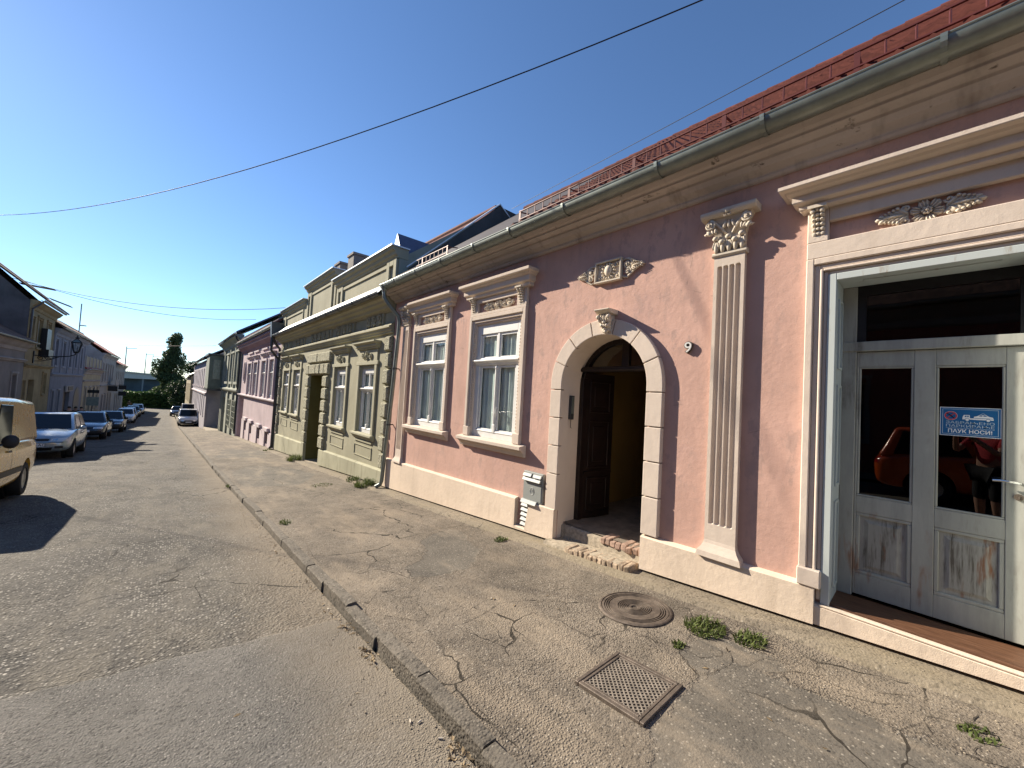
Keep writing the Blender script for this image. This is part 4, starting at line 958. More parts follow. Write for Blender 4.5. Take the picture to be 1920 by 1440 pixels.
# ------------------------------------------------------------------ entrance steps (brick on edge)
ST = thing('entrance_steps', 'two worn brick steps in front of the arched doorway', 'steps', (3.95, 2.9, gz(2.9)))
mb = MB(); ys = [2.24+(3.50-2.24)*i/14 for i in range(15)]
mb.grid([3.80, 3.805, 3.84, 4.0, 4.16], ys, lambda x, y: (x+.012*nz(x, y, 7), y, gz(y)+(-.10 if x < 3.803 else .065 if x < 3.81 else .085)+.012*nz(x, y, 9)))
mb.build('mortar_bed', 'mortar', ST, smooth=0, fix=False)
mb = MB(); ys = [2.17+(3.49-2.17)*i/14 for i in range(15)]
mb.grid([4.085, 4.09, 4.12, 4.25, 4.36], ys, lambda x, y: (x+.012*nz(x, y, 7, 5), y, (-.25 if x < 4.087 else -.005 if x < 4.1 else .022)+.014*nz(x, y, 9, 3)))
mb.build('mortar_bed', 'mortar', ST, smooth=0, fix=False)
def brick(x0, x1, y0, y1, z0, z1, mat):
    mb = MB(); mb.box(x0, x1, y0, y1, z0, z1)
    v = [(a+RND.uniform(-.016, .012), b+RND.uniform(-.007, .007), c+RND.uniform(-.014, .008)) for a, b, c in mb.v]; mb.v = v
    return mb.build('brick', mat, ST, bev=.012, seg=2)
y = 2.245
while y < 3.06:
    w_ = .062+.012*RND.random(); h_ = .098+.010*RND.uniform(-1, 1); x0 = 3.775+.02*RND.random()
    brick(x0, x0+.21, y, y+w_-.003, gz(y)-.06, gz(y)+h_-.008, 'brick'); y += w_
y = 2.175
while y < 2.78:
    w_ = .064+.010*RND.random(); x0 = 4.07+.015*RND.random()
    brick(x0, x0+.22, y, y+w_-.003, -.035, .040+.006*RND.uniform(-1, 1), 'brickred' if RND.random() < .75 else 'brick'); y += w_

# ------------------------------------------------------------------ small things on the pink front
MC = thing('meter_cabinet', 'grey plastic meter cabinet with louvres on the pink wall by the arch', 'meter cabinet', RF(0, 3.88, .2))
mb = MB(); RF.box(mb, .002, .058, 3.695, 4.075, .225, .635); mb.build('case', 'meter', MC, bev=.006)
mb = MB(); RF.box(mb, .0585, .064, 3.712, 4.058, .245, .50); mb.build('door', 'meter', MC, bev=.004)
def louvre(y0, y1, z, d, h, p0):
    m = MB(); RF.sweep(m, [(p0, z+h), (p0+d*.5, z+h*.9), (p0+d, z), (p0+d-.008, z-.008), (p0, z+h*.3)], y0, y1); return m.build('louvre', 'metertrim', MC)
louvre(3.71, 3.86, .575, .04, .04, .056); louvre(3.90, 4.06, .575, .04, .04, .056); louvre(3.72, 4.065, .515, .045, .045, .056); louvre(3.78, 4.075, .195, .05, .05, .056)
mb = MB(); RF.box(mb, -.015, .02, 3.86, 4.13, -.18, .222); mb.build('back_box', 'plastic', MC)
for i in range(5): louvre(3.91, 4.11, .130-.068*i, .045, .040, .012)
mb = MB(); C = RF(.0645, 3.885, .375)
mb.add([], [])
for r_ in (.052, .043): mb.tube([(C[0], C[1]+r_*.8*math.cos(2*math.pi*i/24), C[2]+r_*math.sin(2*math.pi*i/24)) for i in range(25)], .003, 6, False)
mb.build('emblem', 'metertrim', MC)
def text(body, name, mat, parent, p, y, z, size, w=None, ext=.001, x=None, offset=0, align='CENTER'):
    cu = bpy.data.curves.new(name, 'FONT'); cu.body = body; cu.size = size; cu.extrude = ext; cu.align_x = align; cu.align_y = 'CENTER'; cu.resolution_u = 4; cu.offset = offset
    o = bpy.data.objects.new('tmp_text', cu); col.objects.link(o)
    bpy.context.view_layer.update(); dg = bpy.context.evaluated_depsgraph_get()
    me = bpy.data.meshes.new_from_object(o.evaluated_get(dg)); bpy.data.objects.remove(o); bpy.data.curves.remove(cu)
    xs = [v.co.x for v in me.vertices]; k = (w/(max(xs)-min(xs))) if w else 1
    X_ = 4.0-p if x is None else x
    for v in me.vertices: v.co = Vector((X_-v.co.z, y-v.co.x*k, z+v.co.y))
    me.materials.clear(); me.materials.append(MATS[mat]); me.name = name
    o = bpy.data.objects.new(name, me); col.objects.link(o)
    if parent: put(o, parent)
    return o
text('ЕД', 'emblem_letters', 'metertrim', MC, .0645, 3.885, .375, .06, .05, .002)
HN = thing('house_number', 'white raised numeral 9 on the pink wall right of the arch', 'house number', RF(0, 1.785, 2.28))
text('9', 'backing', 'iron', HN, .012, 1.785, 2.282, .150, .092, .011, offset=.009); text('9', 'numeral', 'white', HN, .028, 1.785, 2.282, .150, .070, .006)
IC = thing('intercom', 'narrow dark intercom panel on the left cheek of the arch', 'intercom', (4.15, 3.44, 1.57))
mb = MB(); mb.box(4.115, 4.185, 3.405, 3.4475, 1.42, 1.745); b_ = mb.build('case', 'zincdark', IC, bev=.004)
mb = MB(); mb.box(4.125, 4.175, 3.4035, 3.406, 1.50, 1.73); mb.build('plate', 'zinc', IC)
mb = MB(); mb.tube([(4.14, 3.42, 1.425), (4.135, 3.415, 1.36), (4.15, 3.425, 1.31), (4.19, 3.44, 1.30)], .004, 5); mb.build('cable', 'wire', IC)

SG = thing('parking_sign', 'blue no-parking tow-away sticker on the shop door glass', 'sign', (4.30, -.10, 1.67))
sx = lx+.0165; y0, y1, z0, z1 = -.245, .042, 1.570, 1.778
mb = MB(); mb.box(sx-.002, sx, y0, y1, z0, z1); mb.build('sheet', 'signwhite', SG)
mb = MB(); mb.box(sx-.0026, sx-.0021, y0+.004, y1-.004, z0+.004, z1-.004); mb.build('field', 'blue', SG)
mb = MB(); i_ = .013; q = .0022
for a, b, c, d in ((y0+i_, y1-i_, z0+i_, z0+i_+q), (y0+i_, y1-i_, z1-i_-q, z1-i_), (y0+i_, y0+i_+q, z0+i_+q, z1-i_-q), (y1-i_-q, y1-i_, z0+i_+q, z1-i_-q), (y0+.03, y1-.03, 1.6265, 1.6285)): mb.box(sx-.0031, sx-.0027, a, b, c, d)
mb.build('border', 'signgrey', SG)
def disc(c, r, x, mat, name, n=28, rin=0):
    m = MB(); o = [(x, c[0]+r*math.cos(2*math.pi*i/n), c[1]+r*math.sin(2*math.pi*i/n)) for i in range(n)]
    if rin:
        v = o+[(x, c[0]+rin*math.cos(2*math.pi*i/n), c[1]+rin*math.sin(2*math.pi*i/n)) for i in range(n)]
        m.add(v, [(i, (i+1) % n, n+(i+1) % n, n+i) for i in range(n)])
    else: m.add(o, [tuple(range(n))])
    return m.build(name, mat, SG, fix=False)
cc_ = (-.012, 1.716); disc(cc_, .033, sx-.0028, 'signgrey', 'roundel_edge'); disc(cc_, .0315, sx-.0031, 'signred', 'roundel'); disc(cc_, .024, sx-.0034, 'blue', 'roundel_field')
mb = MB()
for s_ in (-1, 1):
    d = .0225; w_ = .0042
    mb.add([(sx-.0037, cc_[0]+s_*d*.72+a, cc_[1]+d*.72+b) for a, b in ((w_, -s_*w_*0+w_*0), (0, w_))]+[(sx-.0037, cc_[0]-s_*d*.72+a, cc_[1]-d*.72+b) for a, b in ((-w_, 0), (0, -w_))], [(0, 1, 2, 3)])
    mb.add([(sx-.0037, cc_[0]+s_*d*.72-w_, cc_[1]+d*.72), (sx-.0037, cc_[0]+s_*d*.72+w_, cc_[1]+d*.72), (sx-.0037, cc_[0]-s_*d*.72+w_, cc_[1]-d*.72), (sx-.0037, cc_[0]-s_*d*.72-w_, cc_[1]-d*.72)], [(0, 1, 2, 3)])
mb.build('roundel_cross', 'signred', SG, fix=False)
# pictogram: flatbed tow truck with a car on its back
def flat(pts, name, x, mat):
    m = MB(); m.add([(x, y, z) for y, z in pts], [tuple(range(len(pts)))]); return m.build(name, mat, SG, fix=False)
ty, tz = -.068, 1.693
flat([(ty, tz), (ty, tz+.016), (ty-.006, tz+.032), (ty-.034, tz+.032), (ty-.034, tz+.010), (ty-.142, tz+.010), (ty-.142, tz)], 'truck', sx-.0032, 'signwhite')
flat([(ty-.010, tz+.017), (ty-.012, tz+.027), (ty-.019, tz+.027), (ty-.019, tz+.017)], 'truck_window', sx-.0036, 'blue'); flat([(ty-.022, tz+.017), (ty-.022, tz+.027), (ty-.029, tz+.027), (ty-.029, tz+.017)], 'truck_window', sx-.0036, 'blue')
flat([(ty-.052, tz+.013), (ty-.054, tz+.022), (ty-.068, tz+.027), (ty-.080, tz+.036), (ty-.108, tz+.036), (ty-.122, tz+.025), (ty-.140, tz+.020), (ty-.140, tz+.013)], 'car', sx-.0032, 'signwhite')
flat([(ty-.074, tz+.026), (ty-.082, tz+.0335), (ty-.092, tz+.0335), (ty-.092, tz+.026)], 'car_window', sx-.0036, 'blue'); flat([(ty-.096, tz+.026), (ty-.096, tz+.0335), (ty-.107, tz+.0335), (ty-.115, tz+.026)], 'car_window', sx-.0036, 'blue')
flat([(ty-.093, tz+.049), (ty-.0955, tz+.049), (ty-.080, tz+.034), (ty-.077, tz+.034)], 'sling', sx-.0034, 'signgrey'); flat([(ty-.093, tz+.049), (ty-.0955, tz+.049), (ty-.112, tz+.034), (ty-.109, tz+.034)], 'sling', sx-.0034, 'signgrey')
for yy in (ty-.022, ty-.118): disc((yy, tz-.001), .0105, sx-.0040, 'blue', 'wheel_gap'); disc((yy, tz-.001), .0085, sx-.0043, 'signwhite', 'wheel')
text('ЗАБРАЊЕНО', 'lettering', 'signgrey', SG, 0, -.1015, 1.667, .026, .226, .0004, sx-.0031)
text('ПАРКИРАЊЕ', 'lettering', 'signgrey', SG, 0, -.1015, 1.6425, .026, .226, .0004, sx-.0031)
text('ПАУК НОСИ!', 'lettering', 'signwhite', SG, 0, -.1015, 1.6045, .036, .205, .0004, sx-.0031, offset=.0006)

# ================================================================== the olive house next door
GH = thing('olive_house', 'olive green single-storey house with rusticated door and stepped parapet', 'house', (6, 15, gz(15)))
GY0, GY1 = 8.885, 21.2
gw = [(10.35, .50), (12.48, .50), (17.83, .50), (19.68, .48)]
wall(RF, GH, GY0, GY1, lambda y: gz(y)-.3, 4.0, [('r', c-h, c+h, .52, 2.27, .14) for c, h in gw]+[('r', 14.12, 15.80, -1.4, 2.10, 1.2, 'passage')], 'green')
house_body(RF, GH, GY0+.01, GY1, -2, 4.9, 6.2, 'greygreen', 7.2, 3.0)
mb = MB(); mb.add([RF(-1.2, 14.12, -1.4), RF(-1.2, 15.80, -1.4), RF(-1.2, 15.80, 2.1), RF(-1.2, 14.12, 2.1)], [(0, 1, 2, 3)]); mb.build('gate', 'passage', GH, fix=False)
mb = MB(); mb.box(3.95, 5.2, 14.12, 15.8, gz(15)-.3, gz(15)+.03); mb.build('threshold', 'mortar', GH)
gp_top = lambda y: -.21-.032*(y-8.7)
for a, b in ((GY0+.04, 14.02), (15.95, GY1)):
    mb = MB(); k = 10; vs = []
    for i in range(k+1):
        y = a+(b-a)*i/k; vs += [RF(-.02, y, gz(y)+.07), RF(.07, y, gz(y)+.07), RF(.07, y, gp_top(y)-.03), RF(.03, y, gp_top(y)), RF(-.02, y, gp_top(y)+.01)]
    mb.add(vs, [(i*5+j, (i+1)*5+j, (i+1)*5+(j+1) % 5, i*5+(j+1) % 5) for i in range(k) for j in range(5)]+[(0, 1, 2, 3, 4), tuple(range(k*5+4, k*5-1, -1))]).build('plinth', 'greenplinth', GH)
mb = MB(); RF.box(mb, 0, .10, 15.80, 16.12, gz(16)-.1, -.40); mb.build('door_foot', 'greenplinth', GH, bev=.01)
mb = MB(); RF.box(mb, 0, .02, 16.35, 16.62, -1.0, -.48); mb.build('plinth_vent', 'mauvedark', GH)
def rblock(y0, y1, z0, z1, p=.085, name='rusticated_block'):
    mb = MB(); c = .035; g = .008; y0 += g; y1 -= g; z0 += g; z1 -= g
    mb.add([RF(0, y, z) for y, z in ((y0, z0), (y1, z0), (y1, z1), (y0, z1))]+[RF(p*.45, y, z) for y, z in ((y0, z0), (y1, z0), (y1, z1), (y0, z1))]+[RF(p, y, z) for y, z in ((y0+c, z0+c), (y1-c, z0+c), (y1-c, z1-c), (y0+c, z1-c))],
           [(0, 1, 5, 4), (1, 2, 6, 5), (2, 3, 7, 6), (3, 0, 4, 7), (4, 5, 9, 8), (5, 6, 10, 9), (6, 7, 11, 10), (7, 4, 8, 11), (8, 9, 10, 11)])
    return mb.build(name, 'rustic', GH)
for i in range(8):
    z = -.22+.405*i
    w_ = .34 if i % 2 else .26
    rblock(8.90, 8.90+w_, z+.02, z+.40)
    zz = -.52+.43*i
    rblock(GY1-.34-.08*(i % 2), GY1-.06, zz, zz+.40)
for i in range(6):
    z = -.36+.41*i
    rblock(13.60, 14.12, z, z+.39, .10); rblock(15.80, 16.30, z-.02, z+.37, .10)
for i in range(6):
    y = 13.55+.46*i; rblock(y, y+.46, 2.12, 2.50, .12 if i in (2, 3) else .10, 'door_voussoir')
rblock(13.45, 14.90, 2.54, 2.90, .09, 'lintel_block'); rblock(14.90, 16.20, 2.54, 2.90, .09, 'lintel_block')
for c, h in gw:
    window(RF, GH, c, 2*h, .52, 2.27, -.045, fancy=False)
    mb = MB()
    RF.box(mb, 0, .05, c-h-.17, c-h-.03, .53, 2.34); RF.box(mb, 0, .05, c+h+.03, c+h+.17, .53, 2.34); RF.box(mb, 0, .056, c-h-.24, c+h+.24, 2.34, 2.44)
    RF.box(mb, 0, .035, c-h-.14, c+h+.14, 2.44, 2.76)
    mb.build('window_surround', 'greentrim', GH, bev=.008)
    m = MB(); rosette(m, RF, .04, c, 2.58, .13, 6)
    for s_ in (-1, 1): spiral(m, RF, .05, c+s_*.26, 2.58, .10, s_, 1.3, .018)
    m.build('ornament', 'greentrim', GH, smooth=0)
    hood(RF, GH, c-h-.26, c+h+.26, 2.76, 2.95, .20, 'greentrim')
    sill(RF, GH, c-h-.22, c+h+.22, .52, .12, .16, 'greentrim')
    mb = MB(); RF.box(mb, 0, .03, c-h-.1, c+h+.1, .29, .34); mb.build('sill_moulding', 'greentrim', GH)
    mb = MB(); z0, z1 = -.10, .20
    for a, b, d, e in ((c-h-.1, c+h+.1, z0, z0+.02), (c-h-.1, c+h+.1, z1-.02, z1), (c-h-.1, c-h-.08, z0+.02, z1-.02), (c+h+.08, c+h+.1, z0+.02, z1-.02)): RF.box(mb, 0, .018, a, b, d, e)
    mb.build('apron_panel', 'greentrim', GH)
# entablature: string course, frieze with stucco brackets, cornice, gutter with bright flashing
mb = MB(); RF.sweep(mb, [(0, 3.08), (.05, 3.09), (.06, 3.13), (.09, 3.15), (.10, 3.19), (.13, 3.21), (.13, 3.25), (.08, 3.27), (.07, 3.31), (0, 3.34)], GY0+.02, GY1); mb.build('string_course', 'greentrim', GH)
mb = MB(); RF.sweep(mb, [(0, 3.63), (.04, 3.635), (.06, 3.67), (.14, 3.69), (.16, 3.75), (.25, 3.78), (.27, 3.83), (.34, 3.86), (.37, 3.92), (.37, 3.95), (0, 3.96)], GY0+.02, GY1); mb.build('cornice', 'greentrim', GH)
for ya, yb, k in ((9.5, 10.55, 3), (11.55, 13.1, 3), (13.65, 16.1, 5), (17.0, 18.6, 3), (19.2, 20.8, 3)):
    for i in range(k):
        y = ya+(yb-ya)*(i+.5)/k; m = MB(); RF.box(m, 0, .03, y-.16, y+.16, 3.35, 3.62); spiral(m, RF, .05, y, 3.50, .11, 1, 1.3, .022); RF.blob(m, .05, y, 3.40, .10, .05, .03); m.build('frieze_bracket', 'greentrim', GH, smooth=40)
    for i in range(k+1):
        y = ya+(yb-ya)*i/k; m = MB(); RF.box(m, 0, .045, y-.025, y+.025, 3.34, 3.63); m.build('frieze_bar', 'greentrim', GH)
gutter(RF, GH, GY0+.0, GY1-.2, .42, 3.975, .075, 'zincdark', [9.4+1.15*i for i in range(10)])
mb = MB(); mb.prism([RF(.44, GY0-.02, 3.985), RF(.05, GY0-.02, 4.36), RF(.05, GY0-.02, 4.375), RF(.44, GY0-.02, 4.0)], (0, GY1-GY0-.1, 0)); mb.build('flashing', 'flash', GH)
# parapet: three sections with panels
def parapet(y0, y1, zt, pils):
    mb = MB(); RF.box(mb, -.22, .0, y0, y1, 4.2, zt-.28); pr = mb.build('parapet', 'green', GH)
    m = MB(); RF.sweep(m, [(-.24, zt-.30), (.02, zt-.30), (.04, zt-.25), (.09, zt-.22), (.11, zt-.15), (.17, zt-.12), (.19, zt-.05), (-.24, zt-.05)], y0-.02, y1+.02); m.build('coping', 'greentrim', pr)
    m = MB(); RF.box(m, -.26, .22, y0-.05, y1+.05, zt-.049, zt-.02); m.build('coping_sheet', 'flash', pr)
    for y in pils:
        m = MB(); RF.box(m, 0, .05, y-.28, y-.12, 4.36, zt-.32); RF.box(m, 0, .05, y+.12, y+.28, 4.36, zt-.32); RF.box(m, 0, .049, y-.12, y+.12, zt-.45, zt-.32); m.build('parapet_pier', 'greentrim', pr, bev=.008)
    m = MB(); a, b = y0+.55, y1-.55
    for q in ((a, b, zt-.44, zt-.36), (a, a+.06, 4.45, zt-.44), (b-.06, b, 4.45, zt-.44)): RF.box(m, 0, .035, *q)
    m.build('parapet_panel', 'greentrim', pr)
parapet(GY0+.02, 13.40, 5.22, [9.2, 13.05]); parapet(13.45, 17.0, 5.66, [13.75, 16.7]); parapet(17.05, GY1, 5.20, [20.85])
roof(RF, GH, GY0+.12, GY1, -.55, 4.95, 3.0, 7.18, 6.2, 'tile')
# dark fire wall above the pink roof
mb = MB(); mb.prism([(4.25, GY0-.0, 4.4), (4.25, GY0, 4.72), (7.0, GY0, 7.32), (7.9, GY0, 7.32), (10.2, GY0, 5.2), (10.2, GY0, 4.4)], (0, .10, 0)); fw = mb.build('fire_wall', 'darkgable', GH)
mb = MB(); mb.prism([(4.2, GY0-.03, 4.72), (7.0, GY0-.03, 7.36), (7.0, GY0-.03, 7.40), (4.2, GY0-.03, 4.76)], (0, .18, 0)); mb.prism([(7.0, GY0-.03, 7.36), (10.2, GY0-.03, 5.22), (10.2, GY0-.03, 5.26), (7.0, GY0-.03, 7.40)], (0, .18, 0)); mb.build('verge', 'flash', fw)
for y in (17.6, 19.4):
    mb = MB(); mb.box(5.7, 6.3, y-.35, y+.35, 6.0, 7.55); mb.box(5.65, 6.35, y-.4, y+.4, 7.55, 7.65); mb.build('chimney', 'greyplaster', GH)
mb = MB(); mb.prism([(5.2, 11.2, 5.6), (5.2, 12.4, 5.6), (5.2, 11.8, 6.75)], (1.5, 0, 0)); dm = mb.build('dormer', 'blueroof', GH)
mb = MB(); mb.prism([(5.19, 11.5, 5.65), (5.19, 12.1, 5.65), (5.19, 11.8, 6.25)], (-.02, 0, 0)); mb.build('dormer_face', 'greygreen', dm)
mb = MB(); RF.path(mb, [(.42, 21.05, 3.95), (.40, 21.05, 3.80), (.25, 21.1, 3.55), (.10, 21.15, 3.40), (.09, 21.18, 3.1), (.09, 21.22, -1.15), (.2, 21.25, -1.32)], .055, 10); mb.build('downpipe', 'zincdark', GH, smooth=40)

# ================================================================== mauve house
MH = thing('mauve_house', 'pale mauve house with four tall windows and basement lights', 'house', (6, 27, gz(27)))
my0, my1 = 21.28, 34.15
mw = [(23.1, .55), (25.3, .6), (27.95, .6), (30.2, .65)]
bw = [(23.2, .42), (25.5, .48), (28.2, .48), (30.35, .5)]
wall(RF, MH, my0, my1, lambda y: gz(y)-.3, 4.2, [('r', c-h, c+h, 1.0, 2.95, .12) for c, h in mw]+[('r', c-h, c+h, -1.38, -.74, .25) for c, h in bw]+[('r', 32.0, 34.0, -2.3, .70, .9)], 'mauve')
house_body(RF, MH, my0, my1, -3, 4.2, 8, 'mauve', 8.1, 4)
for c, h in mw:
    window(RF, MH, c, 2*h, 1.0, 2.95, -.05, fancy=False)
    mb = MB(); RF.box(mb, 0, .07, c-h-.18, c-h-.03, .95, 3.10); RF.box(mb, 0, .07, c+h+.03, c+h+.18, .95, 3.10); RF.box(mb, 0, .065, c-h-.03, c+h+.03, 2.98, 3.10); mb.build('window_surround', 'mauvetrim', MH, bev=.01)
    hood(RF, MH, c-h-.28, c+h+.28, 3.24, 3.40, .17, 'mauvetrim')
    mb = MB(); RF.box(mb, 0, .08, c-h-.24, c+h+.24, 3.62, 3.70); mb.build('label_moulding', 'mauvetrim', MH)
for c, h in bw:
    mb = MB(); RF.box(mb, -.12, -.06, c-h, c+h, -1.38, -.74); mb.build('basement_window', 'black', MH)
    mb = MB(); RF.box(mb, 0, .13, c-h-.15, c+h+.15, -.70, -.52); mb.build('basement_hood', 'mauvetrim', MH, bev=.01)
for a, b in zip([my0]+[c+h for c, h in bw], [c-h for c, h in bw]+[31.95]): mb = MB(); RF.box(mb, 0, .05, a+.002, b-.002, gz((a+b)/2)-.2, -.73); mb.build('plinth', 'mauvetrim', MH, bev=.01)
mb = MB(); RF.sweep(mb, [(0, .78), (.08, .80), (.10, .84), (.16, .86), (.17, .92), (0, .95)], my0, my1); mb.build('string_course', 'mauvetrim', MH)
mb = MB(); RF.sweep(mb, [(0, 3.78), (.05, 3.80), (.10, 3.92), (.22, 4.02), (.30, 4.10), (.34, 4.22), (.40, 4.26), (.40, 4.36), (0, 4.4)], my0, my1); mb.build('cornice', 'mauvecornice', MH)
gutter(RF, MH, my0, my1, .44, 4.46, .075, 'zinc')
roof(RF, MH, my0-.1, my1, .42, 4.5, 4, 8.1, 8, 'darkroof')
mb = MB()
for i in range(40): y = my0+.3+.32*i; RF.box(mb, .20, .22, y, y+.02, 4.70, 4.86)
RF.path(mb, [(.21, my0, 4.85), (.21, my1, 4.85)], .012, 5); mb.build('snow_guard', 'mauvetrim', MH)
mb = MB(); RF.blob(mb, -.01, 32.35, 2.45, .38, .62, .10, 0, 16, 6); ov = mb.build('oval_recess', 'mauvedark', MH, smooth=0)
mb = MB(); RF.path(mb, [(.02, 32.35+.45*math.cos(2*math.pi*i/24), 2.45+.70*math.sin(2*math.pi*i/24)) for i in range(25)], .05, 6); mb.build('oval_frame', 'mauvetrim', ov, smooth=40)
mb = MB(); RF.box(mb, -.85, -.8, 32.0, 34.0, -2.4, .7); mb.build('door', 'mauvedark', MH)
mb = MB(); RF.box(mb, .0, .10, 33.98, 34.14, -2.6, .76); mb.build('door_pier', 'mauvetrim', MH)
for y in (24.5, 29):
    mb = MB(); mb.box(7.2, 7.9, y-.4, y+.4, 7.2, 8.9); mb.build('chimney', 'mauvedark', MH)
mb = MB(); mb.prism([RF(.55, my0-.32, 4.62), RF(.55, my0+.02, 4.62), RF(.50, my0-.02, 3.9), RF(.50, my0-.28, 3.9)], (.5, 0, 0)); RF.path(mb, [(.45, my0-.15, 4.0), (.45, my0-.15, 3.3), (.12, my0-.08, 2.9), (.12, my0-.05, -1.3)], .06, 8); mb.build('downpipe', 'zincdark', MH)

# ================================================================== grey-green two-storey house
EH = thing('grey_green_house', 'weathered grey-green two-storey house with pilaster strips', 'house', (6, 40, gz(40)))
ey0, ey1 = 34.2, 46.0
ew = [(36.0, .8), (39.0, .85), (42.3, .9)]
wall(RF, EH, ey0, ey1, lambda y: gz(y)-.3, 5.1, [('r', c-h, c+h, 1.75, 4.0, .25) for c, h in ew]+[('r', c-h, c+h, -1.7, .25, .25) for c, h in ew[:2]]+[('r', 43.0, 44.4, -2.9, .3, .4)], 'greygreen')
house_body(RF, EH, ey0, ey1, -4, 5.1, 8, 'greygreen', 8.4, 4)
for c, h in ew:
    plain_window(RF, EH, c-h, c+h, 1.75, 4.0, -.2)
    mb = MB(); RF.box(mb, 0, .16, c-h-.12, c+h+.12, 1.55, 1.75); RF.box(mb, 0, .14, c-h-.2, c+h+.2, 4.08, 4.24); mb.build('window_ledge', 'greygreen', EH, bev=.01)
for c, h in ew[:2]:
    plain_window(RF, EH, c-h, c+h, -1.7, .25, -.2)
    m = MB()
    for i in range(7): yy = c-h-.05+(2*h+.1)*i/6; RF.path(m, [(.12, yy, -1.85), (.12, yy, .35)], .018, 5)
    for i in range(6): RF.path(m, [(.12, c-h-.05, -1.8+.42*i), (.12, c+h+.05, -1.8+.42*i)], .018, 5)
    m.build('window_grille', 'greygreen', EH)
mb = MB(); RF.box(mb, -.4, -.35, 43.0, 44.4, -3, .3); mb.build('door', 'darkwood', EH)
for y in (34.45, 37.5, 40.65, 44.7, 45.7):
    mb = MB(); RF.box(mb, 0, .12, y-.2, y+.2, gz(y)-.3, .95); RF.box(mb, 0, .12, y-.18, y+.18, 1.25, 4.6); mb.build('pilaster_strip', 'greygreen', EH, bev=.01)
mb = MB(); RF.sweep(mb, [(0, .9), (.10, .93), (.20, 1.02), (.24, 1.10), (.24, 1.18), (0, 1.25)], ey0, ey1); mb.build('string_course', 'greygreen', EH)
mb = MB(); RF.sweep(mb, [(0, 4.55), (.06, 4.6), (.15, 4.8), (.35, 5.0), (.5, 5.1), (.5, 5.2), (0, 5.25)], ey0, ey1+.4); mb.build('cornice', 'greygreen', EH)
gutter(RF, EH, ey0, ey1+.4, .55, 5.27, .08, 'zincdark')
roof(RF, EH, ey0, ey1+.4, .5, 5.3, 4, 8.4, 8, 'blueroof')
mb = MB(); RF.path(mb, [(.5, 34.3, 5.2), (.45, 34.3, 4.9), (.15, 34.3, 4.5), (.15, 34.28, -2.0)], .055, 8); mb.build('downpipe', 'zincdark', EH)

# ================================================================== lavender house with a jettied bay, set forward
LF = Fr(3.05, 'R')
LH = thing('lavender_house', 'lavender two-storey house set forward with a dark boarded corner bay', 'house', (6, 64, gz(64)))
ly0, ly1 = 50.0, 78.0
lw = [52.6+2.9*i for i in range(9)]
wall(LF, LH, ly0, ly1, lambda y: gz(y)-.3, 4.0, [('r', c-.55, c+.55, 1.1, 3.1, .2) for c in lw]+[('r', c-.55, c+.55, -2.2, .1, .2) for c in lw], 'lavender')
house_body(LF, LH, ly0, ly1, -5, 4.0, 8, 'lavender', 6.8, 4)
for c in lw:
    plain_window(LF, LH, c-.55, c+.55, 1.1, 3.1, -.15, 'mauvetrim'); plain_window(LF, LH, c-.55, c+.55, -2.2, .1, -.15, 'mauvetrim')
    mb = MB(); LF.box(mb, 0, .12, c-.7, c+.7, .95, 1.1); mb.build('window_ledge', 'mauvetrim', LH)
mb = MB(); LF.sweep(mb, [(0, .25), (.12, .30), (.16, .45), (0, .55)], ly0, ly1); mb.build('string_course', 'mauvetrim', LH)
gutter(LF, LH, ly0, ly1, .42, 4.1, .09, 'zincdark'); roof(LF, LH, ly0, ly1, .45, 4.05, 4, 6.8, 8, 'blueroof')
mb = MB(); mb.box(3.25, 3.95, 49.93, 49.995, -3.2, -.2); mb.build('side_door', 'lavender', LH)
mb = MB(); mb.box(2.85, 4.05, 46.05, 49.98, 1.0, 4.15); by = mb.build('bay', 'baygreen', LH, bev=.03)
mb = MB(); mb.box(2.72, 4.1, 45.9, 50.2, 4.152, 4.32); mb.build('bay_roof', 'zincdark', by)
mb = MB(); mb.box(2.82, 4.06, 46.02, 49.97, .82, .998); mb.build('bay_base', 'zincdark', by)
mb = MB(); mb.box(3.15, 3.72, 46.0, 46.045, 1.9, 3.75); wn_ = mb.build('bay_window', 'greygreen', by, bev=.01)
for x0, x1, z0, z1 in ((3.2, 3.42, 3.2, 3.68), (3.45, 3.67, 3.2, 3.68), (3.2, 3.67, 1.98, 3.12)):
    mb = MB(); mb.box(x0, x1, 45.985, 45.998, z0, z1); mb.build('bay_pane', 'zinc', by)
mb = MB(); mb.box(3.02, 4.05, 46.02, 49.99, gz(48)-.5, gz(48)+.10); mb.build('bay_step', 'mortar', LH)
# pale yellow house beyond
KF = Fr(2.75, 'R')
KH = thing('pale_yellow_house', 'low pale yellow house at the far end of the right-hand row', 'house', (6, 86, gz(86)))
wall(KF, KH, 78.1, 95, lambda y: gz(y)-.4, 2.3, [('r', 80+3.6*i, 81.5+3.6*i, -1.8, 1.2, .2) for i in range(4)], 'yellow'); house_body(KF, KH, 78.1, 95, -6, 2.3, 7, 'yellow', 4.6, 3.5); roof(KF, KH, 78.1, 95, .4, 2.35, 3.5, 4.6, 7, 'zinc')
for i in range(4): plain_window(KF, KH, 80+3.6*i, 81.5+3.6*i, -1.8, 1.2, -.15)

